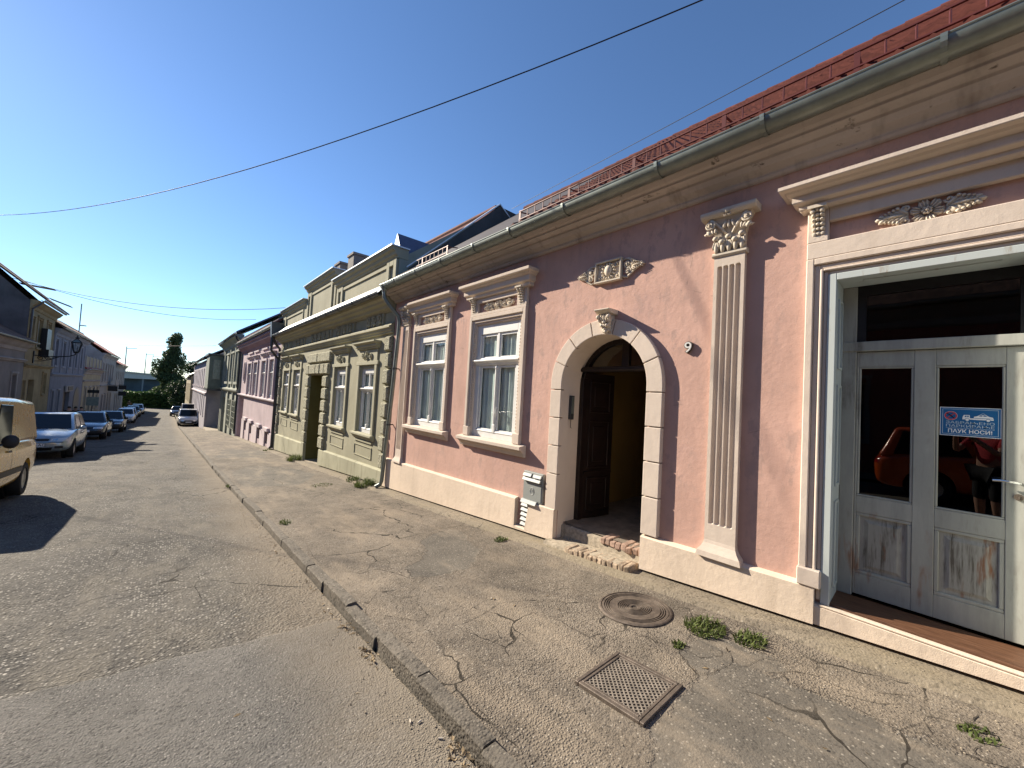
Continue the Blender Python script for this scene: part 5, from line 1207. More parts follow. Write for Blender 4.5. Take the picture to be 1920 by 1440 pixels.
# ================================================================== the shaded row across the street
LX = Fr(-6.5, 'L')
def left_house(name, label, y0, y1, ztop, mat, ops, wins, eave, rd, rz, rmat, doors=(), strings=(), trim=None, guttermat='zinc', side=None, wm='greyplaster'):
    H = thing(name, label, 'house', (-9, (y0+y1)/2, gz((y0+y1)/2)))
    wall(LX, H, y0, y1, lambda y: gz(y)-.4, ztop, [('r', a, b, c, d, .18) for a, b, c, d in wins]+[('r', a, b, c, d, .3) for a, b, c, d in doors]+list(ops), mat)
    house_body(LX, H, y0, y1, gz(y1)-1, ztop, 2*rd, side or mat, rz, rd)
    for a, b, c, d in wins:
        plain_window(LX, H, a, b, c, d, -.13, wm)
        mb = MB(); t = .10
        LX.box(mb, 0, .05, a-t, a, c-.06, d+.1); LX.box(mb, 0, .05, b, b+t, c-.06, d+.1); LX.box(mb, 0, .08, a-t-.05, b+t+.05, d+.1, d+.22); LX.box(mb, 0, .10, a-t, b+t, c-.18, c-.061); mb.build('window_surround', trim or mat, H, bev=.01)
    for a, b, c, d in doors:
        mb = MB(); LX.box(mb, -.29, -.24, a, b, c, d); dd = mb.build('door', 'darkwood', H)
        for s_ in (0, 1):
            m = MB(); LX.box(m, -.24, -.22, a+.1+s_*(b-a)/2, a+(b-a)/2-.1+s_*(b-a)/2, c+.2, d-.3); m.build('door_panel', 'darkwood', dd)
    for z in strings:
        mb = MB(); LX.sweep(mb, [(0, z-.12), (.07, z-.1), (.1, z-.03), (.15, z), (.15, z+.05), (0, z+.1)], y0, y1); mb.build('string_course', trim or mat, H)
    mb = MB(); LX.sweep(mb, [(0, ztop-.5), (.06, ztop-.46), (.10, ztop-.3), (.22, ztop-.2), (.3, ztop-.08), (.36, ztop), (.36, ztop+.04), (0, ztop+.06)], y0, y1); mb.build('cornice', trim or mat, H)
    gutter(LX, H, y0, y1, .48, ztop+.1, .08, guttermat); roof(LX, H, y0-.05, y1+.05, eave, ztop+.06, rd, rz, 2*rd, rmat)
    return H
OH = left_house('russet_house', 'russet house across the street, heightened to block sky from the pink house', -14, 23.5, 4.7, 'rust', [], [(-11+4.2*i, -9.8+4.2*i, 1.1, 2.7) for i in range(8)], .4, 4, 8.2, 'oldroof', trim='greyplaster')  # out-of-view house; eaves and ridge raised to block low skylight
AH = left_house('grey_house', 'grey shaded house with a pale cornice left of the ochre house', 23.6, 37.0, 3.30, 'greyplaster', [], [(24.6, 25.7, -.4, 1.6), (27.4, 28.5, -.4, 1.6), (34.7, 35.7, -1.2, 1.4)], .42, 4, 6.0, 'oldroof', doors=[(30.4, 32.2, -2.2, .9)], strings=[2.3], trim='whitewall')
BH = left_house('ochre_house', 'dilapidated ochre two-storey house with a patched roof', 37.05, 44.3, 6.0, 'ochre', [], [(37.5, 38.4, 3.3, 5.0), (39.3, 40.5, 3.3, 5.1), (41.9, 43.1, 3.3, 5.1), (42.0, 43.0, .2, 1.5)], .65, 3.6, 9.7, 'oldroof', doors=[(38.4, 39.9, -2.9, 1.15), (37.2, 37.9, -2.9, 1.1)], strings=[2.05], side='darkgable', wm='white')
mb = MB(); LX.box(mb, -.05, .45, 40.2, 41.6, 2.7, 3.2); LX.box(mb, .02, .3, 40.3, 41.5, 3.2, 4.6); mb.build('broken_balcony', 'darkwood', BH)
for i in range(6):                                   # loose boards along the verge of its roof
    t = i/6; mb = MB(); x0 = -6.5+.65-4.25*t; z0 = 6.2+3.7*t
    mb.prism([(x0, 36.85, z0), (x0-.72, 36.85, z0+.63), (x0-.72, 36.85, z0+.70), (x0, 36.85, z0+.07)], (0, .55+.1*RND.random(), .02)); mb.build('verge_board', 'board', BH)
mb = MB(); mb.prism([(-7.3, 38.6, 7.15), (-5.9, 38.9, 7.1), (-5.9, 38.9, 7.14), (-7.3, 38.6, 7.19)], (.0, .6, 0)); mb.prism([(-6.6, 42.2, 6.9), (-5.6, 42.6, 6.55), (-5.6, 42.6, 6.6), (-6.6, 42.2, 6.95)], (0, .9, 0)); mb.build('loose_sheet', 'zinc', BH)
mb = MB(); LX.path(mb, [(.5, 37.3, 6.05), (.35, 37.25, 5.8), (.10, 37.2, 5.5), (.09, 37.2, 3.7)], .05, 8); mb.build('downpipe', 'zincdark', BH)
CH = left_house('lilac_house', 'lilac-grey two-storey house with narrow framed windows and an arched door', 44.4, 59.4, 5.0, 'lilac', [], [(45.0+2.9*i, 46.0+2.9*i, 2.3, 4.15) for i in range(5)]+[(45.2, 46.0, -1.9, .2), (47.4, 48.2, -1.9, .2)], .55, 4, 8.2, 'oldroof', doors=[(50.0, 52.8, -3.2, .05)], strings=[1.55], trim='lilactrim', wm='lilactrim')
for i in range(6): mb = MB(); LX.box(mb, 0, .07, 44.45+2.9*i, 44.7+2.9*i, 1.7, 4.5); mb.build('pilaster_strip', 'lilactrim', CH)
mb = MB(); pts = [(54.9, -3.4)]+[(56.4-1.5*math.cos(math.pi*i/12), -.9+1.3*math.sin(math.pi*i/12)) for i in range(13)]+[(57.9, -3.4)]; mb.prism([LX(-.02, y, z) for y, z in pts], (.05, 0, 0)); mb.build('arched_door', 'zincdark', CH)
mb = MB(); LX.box(mb, .05, .15, 50.0, 53.3, .12, .62); sb = mb.build('shop_board', 'whitewall', CH); mb = MB(); LX.box(mb, .151, .18, 50.7, 52.9, .2, .55); mb.build('shop_board_face', 'black', sb)
DH = left_house('cream_parapet_house', 'cream house with a panelled parapet beyond the lilac house', 59.5, 73.4, 2.2, 'yellow', [], [(61.0+3.2*i, 62.2+3.2*i, -2.4, .2) for i in range(4)], .2, 4, 5.6, 'redroof', strings=[1.0], trim='whitewall')
mb = MB(); LX.box(mb, -.25, .05, 59.5, 73.4, 2.305, 3.6); pp = mb.build('parapet', 'yellow', DH)
for i in range(6): mb = MB(); LX.box(mb, .05, .10, 59.6+2.66*i, 60.0+2.66*i, 2.31, 3.7); mb.build('parapet_pier', 'whitewall', pp)
FH = left_house('white_balcony_house', 'white two-storey house with red roof and small balcony', 73.5, 92, 4.6, 'whitewall', [], [(75+3.0*i, 76.1+3.0*i, 1.0, 3.2) for i in range(5)]+[(76+3.4*i, 77.4+3.4*i, -4.0, -1.0) for i in range(4)], .5, 4, 8.0, 'redroof', strings=[.3], trim='whitewall')
mb = MB(); LX.box(mb, 0, .9, 82, 86, .12, .3); bl = mb.build('balcony', 'whitewall', FH)
mb = MB(); LX.box(mb, .82, .9, 82, 86, .301, 1.2); mb.build('balcony_front', 'whitewall', bl)
IH = left_house('white_corner_house', 'white corner house with red roof at the far end of the left row', 92.1, 111.4, 3.6, 'whitewall', [], [(94+3.4*i, 95.2+3.4*i, .2, 2.4) for i in range(5)]+[(94+3.6*i, 95.4+3.6*i, -4.4, -1.4) for i in range(4)], .5, 4, 6.6, 'redroof', strings=[-.5], trim='whitewall')

# ================================================================== vehicles
from mathutils.bvhtree import BVHTree
MATS['autoglass'] = N('auto_glass').fin((.010, .014, .018), .04, 0, .35)
MATS['well'] = simple('wheel_well', (.006, .006, .006), .9)
BODY = {
 'hatch': dict(st=[(-1, .66, .40, .66, .74), (-.97, .90, .30, .84, .90), (-.86, .98, .24, .90, .95), (-.4, 1, .20, .92, .96), (.1, 1, .20, .91, .95), (.42, .99, .20, .89, .95), (.70, .965, .20, .81, .88), (.90, .91, .22, .70, .765), (.975, .80, .28, .58, .64), (1, .62, .38, .50, .55)],
               cab=(-.955, .46, -.80, .05, .90, .70, .90), side=((.08, .47), (.53, .90)), wb=(.62, -.60)),
 'sedan': dict(st=[(-1, .66, .42, .70, .80), (-.96, .90, .30, .88, .95), (-.80, .98, .24, .94, 1.0), (-.4, 1, .20, .94, .98), (.1, 1, .20, .92, .96), (.38, .99, .20, .89, .95), (.70, .96, .20, .80, .87), (.90, .91, .22, .68, .745), (.975, .80, .28, .57, .63), (1, .62, .38, .50, .55)],
               cab=(-.74, .42, -.44, .04, .90, .68, .92), side=((.12, .48), (.54, .90)), wb=(.62, -.60)),
 'van': dict(st=[(-1, .92, .42, 1.0, 1.08), (-.985, .97, .30, 1.04, 1.10), (-.8, 1, .24, 1.06, 1.12), (-.3, 1, .22, 1.06, 1.12), (.2, 1, .22, 1.05, 1.10), (.52, .99, .22, 1.03, 1.10), (.74, .97, .22, .96, 1.04), (.90, .92, .24, .84, .91), (.975, .84, .28, .66, .74), (1, .66, .38, .54, .60)],
             cab=(-.992, .60, -.975, .24, .96, .84, 1.04), side=((.585, .86),), wb=(.60, -.58)),
}
def vehicle(name, label, cat, kind, xy, L, W, H, pmat, heading=math.pi, group=None, plate=None, strip=False, sidewins=None, front=True, lampm='lamp', zoff=0, yaw=0, bump=None, rails=False):
    B = BODY[kind]; hl, hw = L/2, W/2
    root = bpy.data.objects.new(name, None); col.objects.link(root); tag(root, label, cat, group)
    x, y = xy; on_walk = x > KX
    z = (walk_z(x, y) if on_walk else road_z(x, y)); sl = math.atan2(gz(y+1)-gz(y-1), 2)
    root.matrix_world = Matrix.Translation((x, y, z+zoff)) @ Matrix.Rotation(sl, 4, 'X') @ (Matrix.Rotation(-math.atan(.042), 4, 'Y') if False else Matrix.Identity(4)) @ Matrix.Rotation(heading+yaw, 4, 'Z')
    hs = H/1.48 if kind != 'van' else H/1.84
    # lower shell: lofted, smoothed, wheel arches cut
    mb = MB(); vs = []; S = B['st']
    for t, w, zb, zs, zt in S:
        w *= hw; zb *= 1; zs *= hs; zt *= hs
        half = [(0, zb), (.78*w, zb), (.965*w, zb+.09), (w, zb+.48*(zs-zb)), (.985*w, zs-.03), (.90*w, zs+.35*(zt-zs)), (.5*w, zt), (0, zt+.012)]
        loop = half+[(-a, b) for a, b in half[-2:0:-1]]
        vs += [(a, t*hl, b) for a, b in loop]
    n_ = 14; k = len(S)
    mb.add(vs, [(i*n_+j, i*n_+(j+1) % n_, (i+1)*n_+(j+1) % n_, (i+1)*n_+j) for i in range(k-1) for j in range(n_)]+[tuple(range(n_))[::-1], tuple(range((k-1)*n_, k*n_))])
    tmp = mb.build('tmp', pmat); tmp.modifiers.new('s', 'SUBSURF').levels = 2
    wr = .30 if kind != 'van' else .32; wx = hw-.10
    cuts = []
    for wy in B['wb']:
        for s_ in (-1, 1):
            c = MB(); c.tube([(s_*(hw-.28), wy*hl, wr+.02), (s_*(hw+.2), wy*hl, wr+.02)], wr+.055, 28); co = c.build('tmpc', pmat); cuts.append(co)
            m = tmp.modifiers.new('b', 'BOOLEAN'); m.object = co; m.operation = 'DIFFERENCE'; m.solver = 'EXACT'
    bpy.context.view_layer.update()
    me = bpy.data.meshes.new_from_object(tmp.evaluated_get(bpy.context.evaluated_depsgraph_get())); me.name = 'body'
    for o in [tmp]+cuts: bpy.data.objects.remove(o)
    me.shade_smooth(); me.set_sharp_from_angle(angle=rad(50)); me.materials.clear(); me.materials.append(pmat)
    body = bpy.data.objects.new('body', me); col.objects.link(body); put(body, root, True)
    # cabin
    yb0, yb1, yt0, yt1, wb_, wt_, zb = B['cab']; yb0, yb1, yt0, yt1 = yb0*hl, yb1*hl, yt0*hl, yt1*hl; wb_ *= hw; wt_ *= hw; zb = zb*hs-.03; zt = H
    c8 = [(-wb_, yb0, zb), (wb_, yb0, zb), (wb_, yb1, zb), (-wb_, yb1, zb), (-wt_, yt0, zt-.03), (wt_, yt0, zt-.03), (wt_, yt1, zt-.03), (-wt_, yt1, zt-.03)]
    mb = MB(); ym = yt0*.5+yt1*.5
    mb.add(c8+[(-wt_, ym, zt), (wt_, ym, zt)], [(0, 1, 5, 4), (1, 2, 6, 9, 5), (2, 3, 7, 6), (3, 0, 4, 8, 7), (4, 5, 9, 8), (8, 9, 6, 7), (0, 3, 2, 1)])
    cab = mb.build('cabin', pmat, root, smooth=50, bev=.07 if kind != 'van' else .09, seg=4, local=True)
    def panel(a, b, c, d, u0, u1, v0, v1, name, mat='autoglass', off=.012):
        a, b, c, d = (Vector(c8[i]) for i in (a, b, c, d))
        P = lambda u, v: (a*(1-u)+b*u)*(1-v)+(d*(1-u)+c*u)*v
        nn = (b-a).cross(d-a).normalized()
        if nn.dot((a+c)/2-Vector((0, (yb0+yb1)/2, zt/2))) < 0: nn = -nn
        m = MB(); m.add([P(u, v)+nn*off for u, v in ((u0, v0), (u1, v0), (u1, v1), (u0, v1))]+[P(u, v)-nn*.01 for u, v in ((u0, v0), (u1, v0), (u1, v1), (u0, v1))],
              [(0, 1, 2, 3), (0, 1, 5, 4), (1, 2, 6, 5), (2, 3, 7, 6), (3, 0, 4, 7)])
        return m.build(name, mat, cab, bev=.008, seg=2, local=True)
    panel(3, 2, 6, 7, .055, .945, .10, .93, 'windscreen')
    if kind != 'van': panel(0, 1, 5, 4, .09, .91, .14, .88, 'rear_window')
    for (u0, u1) in (sidewins or B['side']):
        panel(1, 2, 6, 5, u0, u1, .08, .86, 'side_window'); panel(0, 3, 7, 4, u0, u1, .08, .86, 'side_window')
    # conforming details found by casting rays on the shell
    bvh = BVHTree.FromPolygons([v.co for v in me.vertices], [tuple(p.vertices) for p in me.polygons])
    def skin(corners, axis, sgn, name, mat, off=.006, nu=8, nv=4, th=None):
        vs = []; ok = True
        for j in range(nv+1):
            for i in range(nu+1):
                u, v = i/nu, j/nv
                q = [(corners[0][m]*(1-u)+corners[1][m]*u)*(1-v)+(corners[3][m]*(1-u)+corners[2][m]*u)*v for m in (0, 1)]
                o = Vector((q[0], sgn*9, q[1])) if axis == 'y' else Vector((sgn*9, q[0], q[1])); d = Vector((0, -sgn, 0)) if axis == 'y' else Vector((-sgn, 0, 0))
                h, nrm, _, _ = bvh.ray_cast(o, d)
                if h is None: return None
                vs.append(h-d*off)
        m = MB(); m.add(vs, [(j*(nu+1)+i, j*(nu+1)+i+1, (j+1)*(nu+1)+i+1, (j+1)*(nu+1)+i) for j in range(nv) for i in range(nu)])
        return m.build(name, mat, body, smooth=0, local=True, fix=False)
    zf = hs*.62
    for s_ in (-1, 1):
        hd = skin([(s_*hw*.42, zf-.05), (s_*hw*.84, zf-.065), (s_*hw*.88, zf+.06), (s_*hw*.44, zf+.045)], 'y', 1, 'headlight', lampm, .010)
        skin([(s_*hw*.48, zf-.03), (s_*hw*.60, zf-.035), (s_*hw*.61, zf+.035), (s_*hw*.49, zf+.03)], 'y', 1, 'headlight_bulb', 'chrome', .014, 4, 3)
        skin([(s_*hw*.55, .36), (s_*hw*.76, .36), (s_*hw*.76, .44), (s_*hw*.55, .44)], 'y', 1, 'side_intake', 'plastic', .006)
        skin([(s_*hw*.70, .74*hs), (s_*hw*.88, .74*hs), (s_*hw*.86, .90*hs), (s_*hw*.72, .90*hs)], 'y', -1, 'tail_light', 'redlamp', .008)
    skin([(-hw*.38, zf-.05), (hw*.38, zf-.05), (hw*.40, zf+.035), (-hw*.40, zf+.035)], 'y', 1, 'grille', 'plastic')
    skin([(-hw*.86, zf-.105), (hw*.86, zf-.105), (hw*.86, zf-.085), (-hw*.86, zf-.085)], 'y', 1, 'bumper_line', 'plastic', .008, 14, 1)
    skin([(-hw*.46, .30), (hw*.46, .30), (hw*.50, .40), (-hw*.50, .40)], 'y', 1, 'air_intake', 'well', .006)
    if bump: skin([(-hw*.86, .29), (hw*.86, .29), (hw*.90, bump), (-hw*.90, bump)], 'y', 1, 'bumper', 'plastic', .009, 16, 5)
    pl = skin([(-.26, .425), (.26, .425), (.26, .535), (-.26, .535)], 'y', 1, 'number_plate', 'signwhite', .018)
    for s_ in (-1, 1):
        for yy in (.40*hl, -.06*hl):          # door gaps and handles
            skin([(yy, .30), (yy+.010, .30), (yy-.02, zb-.02), (yy-.03, zb-.02)], 'x', s_, 'door_gap', 'well', .002, 1, 6)
        skin([(-.02*hl, zb-.12), (.07*hl, zb-.12), (.07*hl, zb-.085), (-.02*hl, zb-.085)], 'x', s_, 'door_handle', 'plastic' if kind == 'van' else pmat, .02, 3, 2)
        if strip: skin([(-.42*hl, .50), (.42*hl, .50), (.42*hl, .60), (-.42*hl, .60)], 'x', s_, 'rubbing_strip', 'plastic', .012, 10, 1)
        mb = MB(); my = yb1-.22*hl if kind != 'van' else yb1-.30*hl
        mb.ball(lambda u, v, w, s_=s_: (s_*(wb_+.13+.10*u), my+.05*v+.02*u, zb+.09+.075*w*(1.5 if kind == 'van' else 1)), 10, 6); mb.tube([(s_*(wb_-.03), my, zb+.02), (s_*(wb_+.08), my, zb+.06)], .02, 6); mb.build('mirror', 'plastic' if kind == 'van' or strip else pmat, body, smooth=40, local=True)
        m = MB(); m.tube([(s_*.10-.15, yb1-.02, zb+.07), (s_*.10+.33, yb1-.13, zb+.11)], .010, 5); m.build('wiper', 'plastic', cab, local=True)
    if rails:
        for s_ in (-1, 1): m = MB(); m.tube([(s_*wt_*.9, yt0+.1, zt+.02), (s_*wt_*.9, yt1-.1, zt+.02)], .02, 6); m.build('roof_rail', 'plastic', cab, local=True)
    # wheels
    for wy in B['wb']:
        for s_ in (-1, 1):
            x0, x1 = s_*(hw-.205), s_*(hw-.02); mb = MB()
            vs = []; prof = [(x0, wr*.62), (x0, wr*.93), (x0+(x1-x0)*.15, wr), (x1-(x1-x0)*.15, wr), (x1, wr*.93), (x1, wr*.64), (x1-(x1-x0)*.1, wr*.62)]; nn = 28
            for px_, r_ in prof: vs += [(px_, wy*hl+r_*math.cos(2*math.pi*j/nn), wr+r_*math.sin(2*math.pi*j/nn)) for j in range(nn)]
            mb.add(vs, [(i*nn+j, i*nn+(j+1) % nn, (i+1)*nn+(j+1) % nn, (i+1)*nn+j) for i in range(len(prof)-1) for j in range(nn)])
            wo_ = mb.build('wheel', 'tyre', root, smooth=40, local=True)
            mb = MB(); vs = []; prof = [(x1-s_*.015, wr*.63), (x1-s_*.03, wr*.56), (x1-s_*.05, wr*.40), (x1-s_*.02, wr*.22), (x1-s_*.02, .001)]
            for px_, r_ in prof: vs += [(px_, wy*hl+r_*math.cos(2*math.pi*j/nn), wr+r_*math.sin(2*math.pi*j/nn)) for j in range(nn)]
            mb.add(vs, [(i*nn+j, i*nn+(j+1) % nn, (i+1)*nn+(j+1) % nn, (i+1)*nn+j) for i in range(len(prof)-1) for j in range(nn)]); mb.build('rim', 'rim', wo_, smooth=40, local=True)
            mb = MB(); mb.tube([(s_*(hw-.29), wy*hl, wr+.02), (s_*(hw-.21), wy*hl, wr+.02)], wr+.052, 24); mb.build('wheel_arch', 'well', root, local=True)
    if plate:
        cu = bpy.data.curves.new('t', 'FONT'); cu.body = plate; cu.size = .12; cu.align_x = 'CENTER'; cu.align_y = 'CENTER'; o = bpy.data.objects.new('tt', cu); col.objects.link(o); bpy.context.view_layer.update()
        tm = bpy.data.meshes.new_from_object(o.evaluated_get(bpy.context.evaluated_depsgraph_get())); bpy.data.objects.remove(o)
        h = bvh.ray_cast(Vector((0, 9, .48)), Vector((0, -1, 0)))[0]
        for v in tm.vertices: v.co = Vector((-v.co.x, h.y+.022-abs(v.co.x)*.02, .48+v.co.y))
        tm.materials.clear(); tm.materials.append(MATS['black']); o = bpy.data.objects.new('plate_letters', tm); col.objects.link(o); put(o, body, True)
    return root
LG = 'cars parked along the left kerb'
P = lambda n_, c, f=0: paint(n_, c, f)
vehicle('delivery_van', 'yellow delivery van parked at the left edge of the street', 'van', 'van', (-2.80, 10.65), 4.3, 1.76, 1.86, P('van_yellow', (.62, .35, .035)), strip=True, sidewins=((.60, .86),))
vehicle('parked_car', 'silver-blue hatchback parked just behind the yellow van', 'car', 'hatch', (-3.13, 21.75), 4.0, 1.74, 1.56, P('silver_blue', (.33, .40, .46), 1), group=LG, plate='NS 247-AC')
vehicle('parked_car', 'dark blue saloon car, second in the parked row', 'car', 'sedan', (-3.25, 33.5), 4.4, 1.76, 1.54, P('dark_blue', (.022, .045, .075), 1), group=LG, bump=.50)
vehicle('parked_car', 'near-black hatchback, third in the parked row', 'car', 'hatch', (-3.1, 43.3), 4.1, 1.78, 1.58, P('near_black', (.016, .018, .022), 1), group=LG, bump=.56)
vehicle('parked_car', 'white hatchback, fourth in the parked row', 'car', 'hatch', (-3.35, 63.6), 4.2, 1.78, 1.60, P('car_white', (.62, .66, .70)), group=LG)
vehicle('parked_car', 'pale blue-grey saloon behind the white hatchback in the parked row', 'car', 'sedan', (-3.45, 70.6), 4.3, 1.75, 1.52, P('pale_blue', (.30, .38, .46), 1), group=LG)
vehicle('parked_car', 'dark green hatchback, sixth in the parked row', 'car', 'hatch', (-3.40, 78.2), 4.0, 1.72, 1.52, P('dark_green', (.03, .055, .055), 1), group=LG)
vehicle('parked_car', 'white estate car, farthest of the parked row', 'car', 'hatch', (-3.30, 87.5), 4.3, 1.75, 1.56, P('far_white', (.60, .60, .58)), group=LG)
vehicle('white_van', 'white van with a black bumper parked on the right pavement', 'van', 'van', (2.16, 60.3), 4.6, 1.88, 1.92, P('van_white', (.66, .67, .68)), bump=.62)
vehicle('parked_car', 'dark saloon half on the pavement beyond the white van', 'car', 'sedan', (1.55, 84.5), 4.3, 1.76, 1.60, P('far_dark', (.03, .03, .035), 1))
vehicle('high_van', 'tall cream van standing behind the white van', 'van', 'van', (2.6, 70.5), 4.8, 1.95, 2.35, P('cream', (.60, .56, .48)))
vehicle('orange_car', 'orange hatchback parked across from the shop, mirrored in its door glass', 'car', 'hatch', (-3.05, -.95), 3.9, 1.66, 1.48, P('orange', (.62, .10, .018)))

# ================================================================== ironwork in the pavement
def drape(p): return (p[0], p[1], p[2]+walk_z(p[0], p[1]))
MH_ = thing('manhole_cover', 'round cast-iron manhole cover with rings near the steps', 'manhole cover', (3.22, 1.83, walk_z(3.22, 1.83)))
MH_['_o'] = tuple(MH_.location)
sl_ = lambda x, y: walk_z(3.22, 1.83)-.07*(y-1.83)+.012*(x-3.22)
fd = lambda p: (p[0], p[1], p[2]+sl_(p[0], p[1]))
mb = MB(); mb.lathe([(.31, -.05), (.312, .012), (.300, .020), (.288, .020), (.285, -.01)], (3.22, 1.83, 0), 48, fd); mb.build('frame', 'iron', MH_, smooth=40)
prof = [(.281, -.02), (.281, .016), (.268, .018)]
r = .262
while r > .225: prof += [(r, .018), (r-.002, .008), (r-.009, .008), (r-.011, .018)]; r -= .018
prof += [(.205, .018), (.150, .018)]
r = .145
while r > .05: prof += [(r, .019), (r-.002, .008), (r-.008, .008), (r-.010, .019)]; r -= .0165
prof += [(.03, .018), (.028, .010), (.0005, .010)]
mb = MB(); mb.lathe(prof, (3.22, 1.83, 0), 56, fd); mb.build('lid', 'iron', MH_, smooth=25)
GR = thing('drain_cover', 'square iron drain cover with a diamond lattice', 'drain cover', (2.31, 1.33, walk_z(2.31, 1.33)))
GR['_o'] = tuple(GR.location)
x0, x1, y0, y1 = 2.07, 2.55, 1.09, 1.57
gs = lambda x, y: walk_z(2.31, 1.33)-.07*(y-1.33)+.006
def gbox(mb, a, b, c, d, e, f_):
    k = len(mb.v); mb.box(a, b, c, d, e, f_); mb.v[k:] = [(x, y, z+gs(x, y)) for x, y, z in mb.v[k:]]
mb = MB(); w_ = .028
for q in ((x0, x1, y0, y0+w_), (x0, x1, y1-w_, y1), (x0, x0+w_, y0+w_, y1-w_), (x1-w_, x1, y0+w_, y1-w_)): gbox(mb, *q, -.05, .012)
mb.build('frame', 'iron', GR, bev=.004)
mb = MB(); i_ = .040
for q in ((x0+.031, x1-.031, y0+.031, y0+.05), (x0+.031, x1-.031, y1-.05, y1-.031), (x0+.031, x0+.05, y0+.05, y1-.05), (x1-.05, x1-.031, y0+.05, y1-.05)): gbox(mb, *q, -.03, .010)
mb.build('lid_rim', 'iron', GR, bev=.003)
mb = MB(); gbox(mb, x0+.05, x1-.05, y0+.05, y1-.05, -.04, -.006); mb.build('lid', 'irondark', GR)
a0, a1, b0, b1 = x0+.05, x1-.05, y0+.05, y1-.05; nd = 11; sp = (a1-a0)/nd
for s_ in (1, -1):
    for k in range(-nd, nd+1):
        pts = []
        # line: (y-b0) = s*(x-a0)*1 + k*sp  clipped
        for t in range(0, 101):
            x = a0+(a1-a0)*t/100; y = (b0 if s_ > 0 else b1)+s_*(x-a0)*(b1-b0)/(a1-a0)*1.0+k*sp*1.0
            if b0 <= y <= b1: pts.append((x, y))
        if len(pts) < 3: continue
        (xa, ya), (xb, yb) = pts[0], pts[-1]; d = Vector((xb-xa, yb-ya, 0)).normalized(); p_ = Vector((-d.y, d.x, 0))*.0038; m = MB()
        base = [(xa-p_.x, ya-p_.y), (xa+p_.x, ya+p_.y), (xb+p_.x, yb+p_.y), (xb-p_.x, yb-p_.y)]
        m.add([(x, y, gs(x, y)-.006) for x, y in base]+[(x, y, gs(x, y)+.005+.0007*s_) for x, y in base], [(4, 5, 6, 7), (0, 1, 5, 4), (1, 2, 6, 5), (2, 3, 7, 6), (3, 0, 4, 7)])
        m.build('lattice_bar', 'ironworn', GR)

# ================================================================== weeds, dry leaves, butts
def tuft(x, y, r, h, nb, label, spread=1.0):
    o = thing('weed', label, 'weed', (x, y, walk_z(x, y)), 'weeds in the pavement cracks'); mb = MB()
    for i in range(nb):
        a = RND.random()*6.283; rr = r*math.sqrt(RND.random()); bx = x+rr*math.cos(a)*(1.6 if spread > 1 else 1); by_ = y+rr*math.sin(a)*spread; bz = walk_z(min(bx, 3.89), by_)-.005+(.04 if bx > 3.70 else 0)
        t = RND.random()*6.283; hh = h*(.4+.8*RND.random()); w = .0035+.004*RND.random(); lean = hh*(.3+.9*RND.random())
        c, s_ = math.cos(t), math.sin(t); px, py = -s_*w, c*w
        mb.add([(bx-px, by_-py, bz), (bx+px, by_+py, bz), (bx+c*lean*.45+px*.9, by_+s_*lean*.45+py*.9, bz+hh*.72), (bx+c*lean*.45-px*.9, by_+s_*lean*.45-py*.9, bz+hh*.72), (bx+c*lean, by_+s_*lean, bz+hh*(.85 if lean > hh*.6 else 1))], [(0, 1, 2, 3), (3, 2, 4)])
    mb.build('blades', 'weed', o, smooth=0, fix=False)
for w in [(3.35, 1.28, .10, .055, 330, 'largest grass tuft, in the cracks below the shop door', 1.5), (3.42, .98, .075, .045, 200, 'grass tuft nearest the shop door threshold', 1.4), (2.97, 1.32, .045, .03, 90, 'small grass tuft between drain cover and manhole cover', 1),
          (3.55, 4.05, .06, .05, 110, 'low weed below the meter cabinet', 1.2), (3.72, 9.35, .16, .16, 300, 'bushy weed at the foot of the downpipe', 1.5), (3.78, 10.3, .10, .10, 160, 'weed at the olive plinth under its right-hand windows', 2),
          (3.84, 16.25, .22, .22, 420, 'leafy weed at the left pier of the olive doorway', 1.8), (3.75, 21.2, .14, .08, 160, 'weed at the foot of the dark downpipe', 1.6), (3.0, 10.2, .16, .03, 160, 'flat moss patch on the pavement before the olive house', 1.8), (3.36, -.12, .05, .03, 90, 'low weed in the crack nearest the lower right corner', 1.6), (1.55, 7.0, .05, .05, 90, 'weed behind the kerb', 3), (1.28, 11.5, .04, .06, 70, 'weed in the gutter by the kerb', 4)]: tuft(*w)
def litter(name, label, spots, mat, kind):
    mb = MB()
    for (cx, cy, rx, ry, nn) in spots:
        for i in range(nn):
            x = cx+RND.gauss(0, rx); y = cy+RND.gauss(0, ry)
            x = min(x, KX-.03) if cx < KX else x
            z = (road_z(x, y)+(.016 if y < seam(x) else 0) if x < KX else walk_z(x, y))+.004; a = RND.random()*6.283; l = .008+.017*RND.random(); w = l*(.18+.3*RND.random()); t = RND.uniform(-.3, .7)*l
            c, s_ = math.cos(a), math.sin(a)
            f = lambda u, v, h: (x+u*c-v*s_, y+u*s_+v*c, z+h)
            mb.add([f(-l, 0, 0), f(0, -w, t*.4), f(l, 0, t), f(0, w, t*.6+.004), f(0, 0, -.0)], [(0, 1, 4), (1, 2, 4), (2, 3, 4), (3, 0, 4)])
    return tag(mb.build(name, mat, smooth=0, fix=False), label, name.replace('_', ' '), kind=kind)
litter('dry_leaves', 'dry leaves and twigs swept against the kerb', [(1.24, 1.62, .03, .07, 45), (1.23, 1.25, .02, .06, 25), (1.22, 2.75, .03, .08, 40), (1.22, 3.25, .04, .08, 30), (1.21, 3.9, .04, .4, 18), (1.2, 5.6, .04, .5, 40), (1.2, 8.2, .04, .9, 40), (2.6, 2.2, .5, 1.0, 14), (.3, 2.2, .9, 1.4, 14)], 'deadleaf', 'stuff')
mb = MB()
